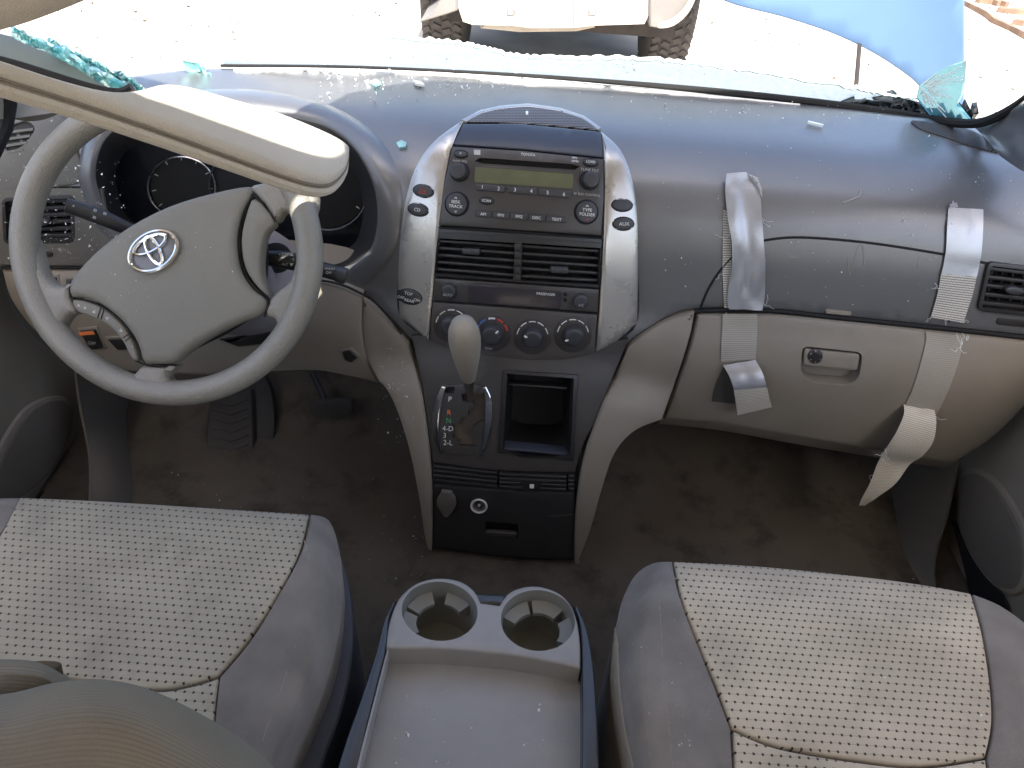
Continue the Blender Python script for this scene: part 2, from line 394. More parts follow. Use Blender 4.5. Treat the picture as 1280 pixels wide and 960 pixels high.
M_visor = mat('visor_cloth', (.42, .37, .29), .95, spec=.2, sheen=.3, var=.07, bump=1.0, bscale=700)
M_head = mat('headliner_cloth', (.40, .36, .30), .95, spec=.2, var=.07, bump=.5)
M_glass = mat('window_glass_crumpled', (.50, .95, .92), .15, trans=.45, var=.2, vscale=80, bump=.6, bscale=150)
M_glassw = mat('crazed_glass', (.84, .88, .84), .35, var=.25, vscale=120, bump=.6, bscale=200, wear=.5, wcol=(.4,.6,.55))
M_frag = mat('glass_crumbs', (.75, .80, .78), .25, var=.1, bump=0, spec=.8)
M_glint = mat('cracked_pane_glass', (.10, .36, .46), .12, trans=.35, var=.15, vscale=50, bump=.2, bscale=100)
M_truck = mat('white_truck_paint', (.68, .67, .66), .35, var=.05, bump=0, coat=.3, stain=.05)
M_flare = mat('truck_flare_plastic', (.16, .15, .14), .6, var=.1, bump=.2)
M_tyre = mat('tyre_rubber', (.045, .04, .037), .85, var=.2, bump=.3, bscale=200)
M_under = mat('truck_underbody', (.02, .016, .014), .8, var=.4, bump=.2)
M_glassw = bpy.data.materials['crazed_glass']
_b = M_glassw.node_tree.nodes['Principled BSDF']; _o = M_glassw.node_tree.nodes['Material Output']; _t = M_glassw.node_tree.nodes.new('ShaderNodeBsdfTranslucent'); _t.inputs[0].default_value = (.9, .95, .9, 1)
_m = M_glassw.node_tree.nodes.new('ShaderNodeMixShader'); _m.inputs[0].default_value = .6
M_glassw.node_tree.links.new(_b.outputs[0], _m.inputs[1]); M_glassw.node_tree.links.new(_t.outputs[0], _m.inputs[2]); M_glassw.node_tree.links.new(_m.outputs[0], _o.inputs[0])
M_edge = mat('broken_edge_glass', (.62, .80, .74), .3, var=.2, bump=.3, bscale=200)
M_back = uv_grid_mat('seat_back_fabric', (.215, .18, .13), (.175, .145, .105), 'mesh', rough=.93, pitch=(.9, .0024), bumpv=.8)
M_paintb = mat('light_blue_car_paint', (.085, .155, .27), .6, spec=.3, var=.03, bump=0, coat=0)
M_ground = mat('pale_dirt_ground', (.56, .515, .45), .95, spec=.1, var=.16, vscale=3, bump=.8, bscale=40, wear=.75, wcol=(.2,.155,.11), wscale=9)
M_stone = mat('small_stones', (.07, .055, .04), .9, var=.3, bump=.3)
M_wood = mat('weathered_brown_timber', (.20, .13, .09), .85, var=.3, vscale=8, bump=.5, bscale=90)
M_body = mat('own_car_paint', (.55, .53, .50), .3, var=.04, bump=0, coat=.4)
M_pedal = mat('pedal_rubber', (.035, .032, .03), .75, var=.2, bump=.3)
M_plast = mat('column_shroud_plastic', (.30, .28, .29), .4, var=.06, bump=.2)
M_lamp = mat('airbag_lamp_amber', (.75, .25, .08), .4, var=0, bump=0)
M_spk = mat('speaker_cloth', (.15, .135, .115), .95, var=.12, bump=.9, bscale=900)
M_sunpowder = mat('sun_strip_powder', (.78, .76, .72), .9, var=.1, bump=.8, bscale=300)  # powder colour kept pale to paint the sunlit strip of the dash
M_cap = mat('socket_cap_rubber', (.10, .09, .08), .6, var=.1, bump=.2)
M_sock = mat('white_socket_ring', (.55, .54, .52), .4, var=.05, bump=0)
# ================================================================== DASHBOARD
T_D = [(60, 1.30), (80, 1.21), (97, 1.14), (130, 1.045), (160, .975), (200, .925), (240, .895), (290, .878), (340, .868), (380, .860), (410, .848), (445, .842), (490, .850), (530, .868), (570, .90), (620, .95)]
def sstep(a, b, x):
    t = max(0, min(1, (x - a) / (b - a))); return t * t * (3 - 2 * t)
def f_dash(x, y):
    v = vv(x, y)
    return yy(x, y, lerp_table(T_D, v) + .035 * (1 - sstep(400, 520, x)))
S_dash = Surf(f_dash)
def cxs(y): return 665 - (y - 140) * .055
T_S = [(125, 1.03), (135, .995), (155, .945), (185, .90), (240, .868), (300, .846), (400, .822), (450, .812), (500, .80)]
def f_stack(x, y):
    u = (x - cxs(y)) / 150
    return yy(x, y, lerp_table(T_S, vv(x, y)) + .022 * u * u)
S_stk = Surf(f_stack)
T_C = [(380, .822), (430, .818), (480, .795), (530, .775), (575, .762), (620, .752), (700, .742), (760, .735)]
def f_cons(x, y):
    u = (x - cxs(y)) / 150
    return yy(x, y, lerp_table(T_C, vv(x, y)) + .024 * u * u)
S_con = Surf(f_cons)

dash = thing('dashboard', 'grey brown dashboard with taupe lower panels, dusty with glass crumbs', 'dashboard', (0, .95, .9))
bez = smooth([(498, 398), (495, 345), (499, 290), (507, 240), (520, 203), (542, 174), (575, 150), (615, 138), (660, 133), (712, 142), (752, 160), (778, 187), (793, 225), (799, 270), (800, 330), (799, 405), (772, 428), (744, 443), (700, 451), (640, 449), (585, 441), (540, 427)], 4)
open_ = [(126, 235), (128, 200), (148, 172), (195, 155), (250, 148), (310, 150), (370, 158), (420, 172), (455, 200), (472, 240), (470, 290), (455, 320), (420, 336), (330, 338), (230, 326), (150, 290)]
outr_ = [(96, 240), (96, 192), (118, 150), (180, 120), (250, 108), (320, 106), (388, 118), (445, 142), (486, 180), (508, 235), (506, 295), (486, 338), (435, 372), (330, 372), (220, 352), (120, 300)]
ventR = [(1236, 330), (1300, 338), (1298, 392), (1224, 384)]
ventL = [(8, 250), (92, 246), (92, 299), (10, 300)]
top_line = [(-70, 110), (0, 112), (60, 108), (130, 98), (200, 88), (280, 83), (450, 86), (650, 96), (850, 112), (1000, 127), (1120, 141), (1215, 154), (1262, 180), (1340, 235)]
bot_line = [(1345, 428), (1280, 420), (1150, 406), (1050, 396), (960, 387), (868, 387), (832, 398), (800, 418), (760, 440), (640, 444), (560, 442), (520, 430), (500, 412), (480, 390), (455, 368), (400, 349), (250, 337), (100, 334), (0, 334), (-70, 336)]
outline = smooth(top_line, 4, False) + smooth(bot_line, 4, False)
sheet(S_dash, outline, 'upper_pad', M_pad, dash, t=.012, bev=5, bh=.004, holes=[inset(bez, 12), inset(smooth(open_, 3), -8), inset(rr(ventR, 5), -2), inset(rr(ventL, 5), -2)], hole_t=.01, step=11, skirt=(0, .035, -.012))
# dusty end of the pad at the driver's door: its own panel with the little oval vent
ovent = rr([(10, 160), (36, 152), (48, 162), (34, 182), (14, 192), (6, 184)], 8)
sheet(S_dash, smooth([(-60, 118), (0, 118), (50, 112), (92, 116), (104, 150), (98, 190), (96, 230), (-60, 231)], 3), 'end_panel', M_padL, dash, h=.004, t=.006, bev=4, bh=.002, holes=[ovent], hole_t=.02, step=8)
sheet(S_dash, [(-60, 234), (128, 235), (133, 262), (160, 300), (200, 331), (100, 332), (-60, 332)], 'end_panel', M_padL, dash, h=.004, t=.006, bev=3, bh=.0015, holes=[rr(ventL, 5)], hole_t=.02, step=9)
sheet(S_dash, inset(ovent, -3), 'vent_back', M_dark, dash, h=.001, t=.001, step=0)
for k in range(4):
    y = 164 + k * 8
    sheet(S_dash, [(10 - k * .5, y + 2), (44 - k * 4, y - 2), (44 - k * 4, y + 1), (10 - k * .5, y + 5)], 'vent_slat', M_padL, dash, h=.0045, t=.003, step=0)
# side air vents
def side_vent(q, label, nsl, slats_to, col, knob):
    v = sheet(S_dash, inset(rr(q, 5), -4), 'air_vent', col, dash, h=.005, t=.006, bev=2, bh=.002, holes=[inset(rr(q, 4), 1)], hole_t=.03, step=14)
    v['label'] = label
    sheet(S_dash, inset(q, -3), 'vent_back', M_dark, v, h=-.028, t=.002, step=20)
    A, B, C_, D = [Vector(p) for p in q]
    for k in range(nsl):
        a = (k + .55) / nsl; L = A.lerp(D, a); R = B.lerp(C_, a); d = Vector((0, 2.3))
        sheet(S_dash, [L - d, R - d, R + d, L + d], 'vent_slat', col, v, h=-.002, t=.012, bev=.8, bh=.001, step=14)
    for k in range(1, 5):
        a = k / 5; L = A.lerp(B, a); R = D.lerp(C_, a); d = Vector((1.2, 0))
        sheet(S_dash, [L - d, L + d, R + d, R - d], 'vent_vane', M_blackm, v, h=-.012, t=.01, step=14)
    if knob: sheet(S_dash, ell(knob[0], knob[1], 12, 5, 6), 'vent_knob', M_btn, v, h=.006, t=.01, bev=2, bh=.002)
side_vent(ventR, 'square air vent at the passenger end', 5, 0, M_black, (1266, 362))
side_vent(ventL, 'dusty square air vent behind the wheel rim', 6, 0, M_blackm, (52, 276))
sheet(S_dash, rr([(1246, 397), (1284, 401), (1283, 409), (1245, 405)], 3), 'vent_wheel', M_black, dash, h=.002, t=.004, bev=1)
sheet(S_dash, rr([(50, 313), (68, 313), (68, 319), (50, 319)], 2), 'vent_wheel', M_black, dash, h=.006, t=.004, bev=1)
# defroster grille beside the windshield, right end
sheet(S_dash, smooth([(1140, 152), (1180, 158), (1215, 165), (1246, 184), (1250, 192), (1215, 184), (1180, 172), (1150, 162)], 4), 'defroster_grille', uv_grid_mat('defroster_mesh', (.06, .06, .065), (.006, .006, .006), 'mesh', rough=.5, pitch=(.0035, .0035), bumpv=.1), dash, h=.0025, t=.003, bev=1, step=10, uvs=lambda x, y: (x * .0011, y * .003))
# airbag door lines and the gap above the glove box
seam(S_dash, [(873, 392), (885, 362), (905, 332), (930, 309), (965, 299), (1010, 297), (1090, 304), (1180, 318), (1215, 326), (1345, 345)], 'airbag_seam', M_seam, dash, .0016, .0004)
seam(S_dash, [(1215, 326), (1218, 350), (1205, 385), (1185, 402)], 'airbag_seam', M_seam, dash, .0012, .0003)
seam(S_dash, [(868, 389), (960, 389), (1050, 398), (1150, 408), (1280, 422), (1345, 430)], 'pad_gap', M_seam, dash, .0035, -.0015)
seam(S_dash, [(-60, 233), (0, 233), (128, 234)], 'pad_gap', M_seam, dash, .0014, .002)
sheet(S_dash, rr([(1032, 386), (1064, 389), (1063, 394), (1031, 391)], 2), 'airbag_tab', M_trim, dash, h=.003, t=.004, bev=1)

# ---- instrument cluster with its raised hood
N_ = 8
oo = smooth(open_, N_); uu = smooth(outr_, N_)
cl = thing('instrument_cluster', 'dark instrument cluster under a rounded hood behind the steering wheel', 'gauges', f_dash(300, 240))
mb = MB()
def mix(a, b, t): return [(p[0] * (1 - t) + q[0] * t, p[1] * (1 - t) + q[1] * t) for p, q in zip(a, b)]
R_ = [(uu, -.006, 0), (mix(uu, oo, .25), .002, .004), (mix(uu, oo, .5), .004, .012), (mix(uu, oo, .8), .004, .017), (mix(uu, oo, .95), .003, .0165), (oo, .000, .016)]
prev = None
def hh_(y): return 1 - sstep(150, 300, y)
for pl, h, h2 in R_:
    r_ = mb.ring([S_dash.p(x, y, h + h2 * hh_(y)) for x, y in pl])
    if prev: mb.bridge(prev, r_)
    prev = r_
mb.build('cluster_hood', M_pad, cl, 60)
mb = MB(); prev = None
back = yy(300, 240, 1.0).y
def f_back(x, y): return yy(x, y, .972)
S_back = Surf(f_back)
for t_, pl in ((0, oo), (.12, inset(oo, 3)), (.45, inset(oo, 9)), (1, inset(oo, 20))):
    r_ = mb.ring([S_dash.p(x, y, .016 * hh_(y)).lerp(f_back(x, y), t_) for x, y in pl])
    if prev: mb.bridge(prev, r_)
    prev = r_
mb.build('cluster_surround', M_blackm, cl, 60)
sheet(S_back, inset(oo, 14), 'gauge_face', mat('gauge_face_black', (.012, .014, .019), .16, var=.2, bump=0, wear=.25, wcol=(.1,.1,.09), wscale=70), cl, h=0, t=.002, step=16)
for cx_, cy_, rx_, ry_, m_ in ((229, 232, 42, 38, M_ringchr), (310, 228, 46, 46, M_blackm), (412, 232, 50, 53, M_ringchr), (344, 248, 22, 20, M_ringchr)):
    mb = MB(); P = [S_back.p(x, y, .006) for x, y in ell(cx_, cy_, rx_, ry_, 5, 48)]
    mb.tube(P + [P[0]], .0013, 6, False); mb.build('gauge_ring', m_, cl)
    sheet(S_back, ell(cx_, cy_, rx_ - 2, ry_ - 2, 5, 32), 'gauge_dial', M_dark, cl, h=.003, t=.003, step=20)
for k in range(9):
    a = math.radians(140 + k * 32)
    for cx_, cy_, rr0 in ((229, 232, 33), (412, 232, 42)):
        c_, s_ = math.cos(a), math.sin(a)
        sheet(S_back, band([(cx_ + c_ * rr0, cy_ + s_ * rr0), (cx_ + c_ * (rr0 + 5), cy_ + s_ * (rr0 + 5))], .5), 'dial_mark', M_grey, cl, h=.0035, t=.0005, step=0)

# ---- lower dash panels
lp = [(-70, 338), (0, 336), (100, 336), (250, 339), (400, 351), (454, 370), (452, 400), (456, 440), (470, 474), (440, 470), (380, 464), (250, 470), (130, 462), (78, 442), (40, 412), (14, 372), (2, 340)]
lp = smooth([(4, 338), (100, 337), (250, 340), (400, 352), (453, 371)], 4, False) + smooth([(453, 371), (452, 410), (458, 445), (474, 478)], 4, False)[1:] + smooth([(474, 478), (430, 468), (380, 462), (250, 468), (130, 460), (78, 440), (40, 408), (14, 372), (4, 338)], 4, False)[1:-1]
S_low = Surf(lambda x, y: yy(x, y, lerp_table(T_D, vv(x, y)) + .035 * (1 - sstep(330, 520, x))))
sheet(S_low, lp, 'knee_panel', M_trim, dash, h=.004, t=.01, bev=5, bh=.004, step=12, skirt=(0, .07, .02))
seam(S_low, [(4, 334), (100, 334), (250, 337), (400, 349), (456, 368), (482, 390), (503, 416)], 'pad_gap', M_seam, dash, .0016, .003)
mb = MB()
# knee panel furniture: door lock buttons, fuse door, small switch
for q, m_ in (([(102, 410), (122, 408), (132, 431), (116, 433)], M_black), ([(137, 420), (163, 419), (176, 432), (150, 433)], M_black), ([(430, 436), (440, 434), (450, 443), (442, 449), (434, 446)], M_black), ([(58, 347), (74, 345), (76, 360), (60, 361)], M_black), ([(86, 348), (100, 347), (100, 358), (88, 359)], M_black), ([(276, 420), (340, 412), (341, 425), (300, 429)], M_black)):
    sheet(S_low, inset(q, -2.5), 'switch_bezel', M_trim, dash, h=.006, t=.004, bev=2, bh=.001, step=0)
    sheet(S_low, rr(q, 2), 'switch', m_, dash, h=.0085, t=.004, bev=1.2, bh=.0012, step=0)
sheet(S_low, [(102, 410.5), (120, 409), (122, 413), (104, 414.5)], 'warning_stripe', M_orange, dash, h=.0092, t=.0005, step=0)
text(S_low, 'II', 67, 353, 4, M_white, dash, 0, .0092)
text(S_low, 'OFF', 118, 424, 4, M_grey, dash, 10, .0092)
# left curved leg beside the console
lg = smooth([(455, 369), (480, 391), (500, 414), (512, 428)], 4, False) + smooth([(512, 428), (526, 480), (537, 555), (541, 625), (540, 688)], 5, False)[1:] + smooth([(540, 688), (533, 678), (524, 620), (512, 560), (497, 512), (484, 486), (474, 477)], 5, False)[1:] + smooth([(474, 477), (459, 445), (453, 410), (455, 369)], 4, False)[1:-1]
def f_leg(x, y):
    a = f_cons(x, y).y; b = f_dash(x, y).y
    v = vv(x, y); t_ = 1 - sstep(440, 500, v)
    return yy(x, y, a + (min(b, a + .03) - a) * t_ * (1 if abs(x - cxs(y)) > 120 else max(0, (abs(x - cxs(y)) - 95) / 25)))
S_leg = Surf(f_leg)
sheet(S_leg, lg, 'console_leg', M_trim, dash, h=.006, t=.008, bev=5, bh=.005, step=9, skirt=(-.02, .22, -.01))
rg = smooth([(868, 389), (862, 420), (846, 470), (826, 524)], 4, False) + smooth([(826, 524), (792, 538), (768, 565), (752, 610), (738, 660), (722, 702)], 5, False)[1:] + smooth([(722, 702), (718, 698), (719, 640), (727, 580), (741, 535), (760, 486), (784, 432)], 5, False)[1:] + smooth([(784, 432), (800, 419), (832, 400), (868, 389)], 4, False)[1:-1]
sheet(S_leg, rg, 'console_leg', M_trim, dash, h=.006, t=.008, bev=5, bh=.005, step=10, skirt=(.02, .20, -.01))

# ---- glove box
gb = thing('glove_box', 'taupe glove box door with latch, strapped with silver tape', 'glove box', f_dash(1040, 470))
gq = smooth([(872, 393), (960, 393), (1050, 401), (1150, 412), (1280, 426), (1340, 433)], 4, False) + smooth([(1340, 433), (1300, 480), (1270, 515), (1235, 548), (1190, 577)], 4, False)[1:] + smooth([(1190, 577), (1110, 563), (1000, 545), (900, 528), (829, 522)], 4, False)[1:] + smooth([(829, 522), (850, 470), (865, 425), (872, 393)], 4, False)[1:-1]
hq = rr([(1001, 431), (1077, 439), (1072, 470), (1058, 479), (1012, 475), (999, 462)], 9)
sheet(S_dash, gq, 'door', M_trim, gb, h=.006, t=.012, bev=5, bh=.004, holes=[hq], hole_t=.02, step=12, skirt=(0, .09, .0))
sheet(S_dash, inset(hq, -2), 'latch_well', M_trim, gb, h=-.012, t=.002, step=12, dome=-.004)
mb_ = sheet(S_dash, rr([(1004, 434), (1073, 441), (1070, 461), (1003, 454)], 4), 'latch_handle', M_trim, gb, h=.006, t=.006, bev=2, bh=.0015, step=10)
sheet(S_dash, ell(1017, 443, 9.5, 9, 0), 'lock_ring', M_black, mb_, h=.0075, t=.003, bev=1.5, bh=.001, step=0)
sheet(S_dash, ell(1017, 443, 4.5, 4.5, 0), 'key_slot', M_dark, mb_, h=.0085, t=.002, step=0)
for k, a in enumerate(range(30, 390, 60)): sheet(S_dash, ell(1017 + 6.8 * math.cos(math.radians(a)), 443 + 6.8 * math.sin(math.radians(a)), 1.1, 1.1, 0, 6), 'lock_notch', M_ringchr, mb_, h=.0082, t=.0008, step=0)
# panel right under the glove box lip
patch([[yy(x, y, .90) for x, y in ((826, 521), (900, 528), (1000, 545), (1110, 563), (1192, 578))], [yy(x, y, .93) for x, y in ((822, 530), (900, 538), (1000, 556), (1110, 574), (1192, 588))], [yy(x, y, 1.10) for x, y in ((815, 500), (900, 508), (1000, 520), (1110, 535), (1200, 560))]], 'under_tray', M_trim, dash, 4, 3)

# ================================================================== CENTRE STACK
stk = thing('centre_stack', 'silver edged centre stack with vents, climate knobs and black display', 'centre console', f_stack(650, 290))
vz = [(547, 290), (751, 304), (748, 356), (543, 343)]
def bx_(q, n=8):  # subdivide polygon edges so they follow the curved face
    out = []
    for i in range(len(q)):
        a, b = q[i], q[(i + 1) % len(q)]
        for k in range(n): out.append((a[0] + (b[0] - a[0]) * k / n, a[1] + (b[1] - a[1]) * k / n))
    return out
sheet(S_stk, bez, 'stack_base', M_seam, stk, h=-.004, t=.03, bev=2, bh=.003, holes=[bx_(inset(vz, -3))], hole_t=.03, step=12)
sl_ = smooth([(499, 396), (497, 345), (501, 290), (509, 240), (522, 204), (543, 176), (576, 152)], 5, False) + [(581, 151), (573, 168), (564, 190), (558, 220), (552, 270), (547, 310), (543, 360), (539, 400), (537, 426)]
sheet(S_stk, sl_, 'silver_trim', M_silver, stk, h=.003, t=.008, bev=4, bh=.005, step=9)
sr_ = smooth([(748, 162), (776, 188), (791, 226), (797, 270), (798, 330), (797, 404)], 5, False) + [(772, 426), (744, 441), (747, 400), (751, 340), (754, 280), (755, 230), (753, 195)]
sheet(S_stk, sr_, 'silver_trim', M_silver, stk, h=.003, t=.008, bev=4, bh=.005, step=9)
M_mesh = uv_grid_mat('speaker_mesh', (.16, .16, .165), (.004, .004, .004), 'mesh', rough=.6, pitch=(.0050, .0048), bumpv=.1)
gr_ = smooth([(584, 154), (600, 144), (625, 137), (660, 134), (700, 140), (730, 150), (747, 164)], 5, False) + [(725, 161), (690, 158), (650, 155), (610, 154)]
sheet(S_stk, gr_, 'speaker_grille', M_mesh, stk, h=.002, t=.004, bev=1.5, bh=.001, step=8, uvs=lambda x, y: (x * .00105, y * .0024))
M_navy = mat('stack_top_plastic', (.035, .04, .055), .33, var=.1, bump=.1, wear=.3, wcol=(.2,.22,.28), wscale=100)
cov = bx_([(580, 157), (650, 157), (751, 167), (753, 198), (655, 188), (567, 182)], 5)
sheet(S_stk, cov, 'stack_cover', M_navy, stk, h=.003, t=.006, bev=1.5, bh=.001, step=9)

sheet(S_stk, [(577, 152), (600, 140), (625, 134.5), (660, 131.5), (700, 137), (730, 147), (751, 162), (747, 164), (728, 150), (699, 140.5), (660, 135), (626, 138), (602, 143.5), (583, 154)], 'arch_trim', M_silver, stk, h=.003, t=.006, bev=.8, bh=.001, step=0)
# ---- radio
rad = thing('car_radio', 'black car radio with green display and round knobs in the stack', 'radio', f_stack(650, 235))
face = bx_([(566, 184), (655, 190), (753.5, 200), (754, 245), (751, 294), (650, 287), (549, 281), (556, 230)], 5)
sheet(S_stk, face, 'face_plate', M_radio, rad, h=.003, t=.012, bev=1.2, bh=.001, holes=[bx_([(594, 202), (600, 198), (715, 206), (724, 209), (718, 213), (604, 205)], 4)], hole_t=.012, step=9)
sheet(S_stk, bx_([(590, 196), (726, 206), (726, 215), (590, 207)], 4), 'disc_slot', M_dark, rad, h=-.008, t=.001, step=0)
sheet(S_stk, bx_([(592, 207), (722, 216), (723, 246), (716, 243), (594, 233)], 5), 'display_surround', M_radio, rad, h=.0036, t=.002, bev=1, bh=.0006, step=12)
sheet(S_stk, rr(bx_([(595, 209.5), (716, 218.5), (715, 236), (594, 228)], 3), 1), 'display', M_lcd, rad, h=.0042, t=.002, step=12)
for q in ([(595, 230), (632, 233), (631, 241), (597, 238)], [(636, 233.5), (671, 236), (670, 244), (635, 241)], [(674, 236.5), (714, 240), (711, 248), (673, 244.5)]):
    sheet(S_stk, rr(q, 1.5), 'preset_button', M_btn, rad, h=.0062, t=.005, bev=1, bh=.0012, step=0)
for s_, x_, y_ in (('1', 604, 234.5), ('2', 624, 236.5), ('3', 644, 238), ('4', 664, 239.5), ('5', 684, 241.5), ('6', 704, 243.5)): text(S_stk, s_, x_, y_, 4.6, M_white, rad, 5, .0066)
for q, s_ in (([(595, 262.5), (616, 264), (615, 272), (595, 270.5)], 'AM'), ([(617, 264), (638, 265.5), (637, 273.5), (616, 272)], 'FM1'), ([(639, 265.5), (660, 267.2), (659, 275.2), (638, 273.6)], 'FM2'), ([(661, 267.2), (681, 268.8), (680, 276.6), (660, 275.2)], 'DISC'), ([(683, 269), (708, 271), (707, 278.6), (682, 276.8)], 'TEXT')):
    sheet(S_stk, rr(q, 1), 'band_button', M_btn, rad, h=.0062, t=.005, bev=.9, bh=.0012, step=0)
    cx_ = sum(p[0] for p in q) / 4; cy_ = sum(p[1] for p in q) / 4
    text(S_stk, s_, cx_, cy_, 3.6, M_white, rad, 4.5, .0066)
def oval_btn(S, par, cx_, cy_, rx_, ry_, rot, name='button', m_=None, h=.003, txt=None, tm=None, sz=3.4):
    sheet(S, ell(cx_, cy_, rx_ + 2.0, ry_ + 2.0, rot, 28), 'button_surround', M_seam, par, h=h, t=.002, bev=1, bh=.0006, step=0)
    b = sheet(S, ell(cx_, cy_, rx_, ry_, rot, 28), name, m_ or M_btn, par, h=h + .002, t=.004, bev=min(2, ry_ * .5), bh=.0016, step=0, dome=.0006)
    if txt: text(S, txt, cx_, cy_, sz, tm or M_white, par, rot, h + .0032)
    return b
oval_btn(S_stk, rad, 577, 194, 8, 4, 5, txt='II', sz=2.6)
oval_btn(S_stk, rad, 737, 204.5, 8.5, 4, 5, txt='LOAD', sz=3)
oval_btn(S_stk, rad, 609, 251, 8.5, 4, 5, txt='SCAN', sz=3.2)
text(S_stk, 'PWR·VOL', 576, 202.5, 3, M_grey, rad, 4, .0034)
text(S_stk, 'TUNE·FILE', 736, 213.5, 3.6, M_grey, rad, 5, .0036)
text(S_stk, 'AUDIO CONTROL', 733, 243.5, 2.9, M_grey, rad, 5, .0036)
text(S_stk, 'TOYOTA', 660, 195, 3.1, M_white, rad, 5, .0036)
sheet(S_stk, [(593, 188.5), (601, 189), (601, 195), (593, 194.5)], 'disc_mark', M_grey, rad, h=.0034, t=.0003, step=0)
text(S_stk, 'MP3', 717.5, 199, 2.6, M_white, rad, 5, .0036); text(S_stk, 'WMA', 718, 203, 2.6, M_white, rad, 5, .0036)
def knob(S, par, cx_, cy_, r_px, hh, m_, name='knob', tilt=0, ring=True, taper=.86, mark=None):
    P = S.p(cx_, cy_, .002); n = S.n(cx_, cy_); R = (S.p(cx_ + r_px, cy_) - S.p(cx_ - r_px, cy_)).length / 2
    if ring: sheet(S, ell(cx_, cy_, r_px * 1.22, r_px * 1.22, 0, 32), 'knob_recess', M_seam, par, h=.0032, t=.002, bev=1, bh=.0008, step=0)
    k = MB().lathe(P, n, [(R * 1.02, 0), (R, hh * .25), (R * (taper + .06), hh * .82), (R * taper, hh * .95), (R * (taper - .07), hh), (R * .5, hh * 1.01), (.0001, hh * 1.01)], 36).build(name, m_, par, 40)
    return k, P, n, R
knob(S_stk, rad, 575.5, 215.5, 10.5, .012, M_btn); knob(S_stk, rad, 736, 226, 10.5, .012, M_btn)
for cx_, cy_, a_, b_ in ((572, 255, 'SEEK', 'TRACK'), (732, 265, 'TYPE', 'FOLDER')):
    k, P, n, R = knob(S_stk, rad, cx_, cy_, 13, .006, M_btn, 'rocker_button', taper=.94)
    text(S_stk, a_, cx_, cy_ - 2.6, 3.8, M_white, rad, 5, .0086); text(S_stk, b_, cx_, cy_ + 2.8, 3.8, M_white, rad, 5, .0086)
    text(S_stk, '^', cx_, cy_ - 6.5, 4, M_white, rad, 5, .0086, sx=1.6); text(S_stk, 'v', cx_, cy_ + 8.6, 3.4, M_white if cx_ < 600 else M_red, rad, 5, .0086, sx=1.5)
# ---- buttons on the silver sides
oval_btn(S_stk, stk, 530.5, 239, 12.5, 7.5, 12)
tri = band([(530.5, 234), (536, 242.5), (524.5, 241.5), (530.5, 234)], .6)
for s_ in (4.8, 2.6):
    P3 = [(530.5 + s_ * 1.1 * math.cos(math.radians(a)), 239.6 + s_ * math.sin(math.radians(a))) for a in (-85, 35, 155)]
    for i in range(3): sheet(S_stk, band([P3[i], P3[(i + 1) % 3]], .45), 'hazard_mark', M_haz, stk, h=.0062, t=.0004, step=0)
oval_btn(S_stk, stk, 524, 262, 12.5, 7.5, 12, txt='CD', sz=4)
oval_btn(S_stk, stk, 776.5, 256.5, 12.5, 7.5, 3)
oval_btn(S_stk, stk, 778, 279.5, 13, 7.8, 0, txt='AUX', sz=4.4)
oval_btn(S_stk, stk, 513.5, 370, 15, 9, 14, name='rocker_switch')
text(S_stk, 'OFF', 503.5, 370, 3.6, M_white, stk, 14, .0062); text(S_stk, 'REAR', 514, 374, 3.8, M_white, stk, 14, .0062); text(S_stk, 'ON', 523.5, 373.5, 3.8, M_white, stk, 14, .0062); text(S_stk, 'TOP', 513, 365.5, 3.8, M_white, stk, 14, .0062)
# ---- vents
hl = bx_([(548, 297), (644, 303), (641.5, 349), (544.5, 341)], 6); hr = bx_([(653, 303), (750, 309.5), (747.5, 355.5), (651, 350)], 6)
fr = sheet(S_stk, bx_([(549, 285), (752, 298), (748, 359), (543, 345)], 6), 'vent_frame', M_black, stk, h=.003, t=.006, bev=1, bh=.001, holes=[hl, hr], hole_t=.03, step=9)
seam(S_stk, [(549, 284), (650, 290), (752, 298)], 'trim_gap', M_seam, stk, .0009, .003)
seam(S_stk, [(552, 290), (650, 296), (750, 303)], 'trim_line', M_grey if False else M_btn, stk, .0007, .0033)
sheet(S_stk, bx_([(540, 288), (756, 300), (752, 362), (538, 350)], 6), 'vent_back', M_dark, stk, h=-.026, t=.002, step=20)
for q, ns, kx, ky in ((((548, 297), (644, 303), (641.5, 349), (544.5, 341)), 5, 589, 313.5), (((653, 303), (750, 309.5), (747.5, 355.5), (651, 350)), 5, 699, 336.5)):
    A, B, C_, D = [Vector(p) for p in q]
    v_ = None
    for k in range(ns):
        a = (k + .5) / ns; L = A.lerp(D, a); R = B.lerp(C_, a); n_ = 10
        up = [tuple(L.lerp(R, i / n_) + Vector((0, -1.6))) for i in range(n_ + 1)]; dn = [tuple(L.lerp(R, i / n_) + Vector((0, 2.3))) for i in range(n_, -1, -1)]
        s_ = sheet(S_stk, up + dn, 'vent_slat', M_black, stk, h=-.001, t=.011, bev=1.0, bh=.0016, step=0)
    sheet(S_stk, rr([(kx - 11.5, ky - 4.2), (kx + 11.5, ky - 3), (kx + 11, ky + 5), (kx - 11, ky + 3.8)], 2), 'vent_knob', M_btn, stk, h=.0035, t=.008, bev=1.5, bh=.0015, step=0)
for k in range(5): sheet(S_stk, [(643.5, 303 + k * 9.6), (651, 303.5 + k * 9.6), (650.6, 311.5 + k * 9.6), (643, 311 + k * 9.6)], 'vent_rib', M_black, stk, h=.0052, t=.003, bev=.8, bh=.001, step=0)
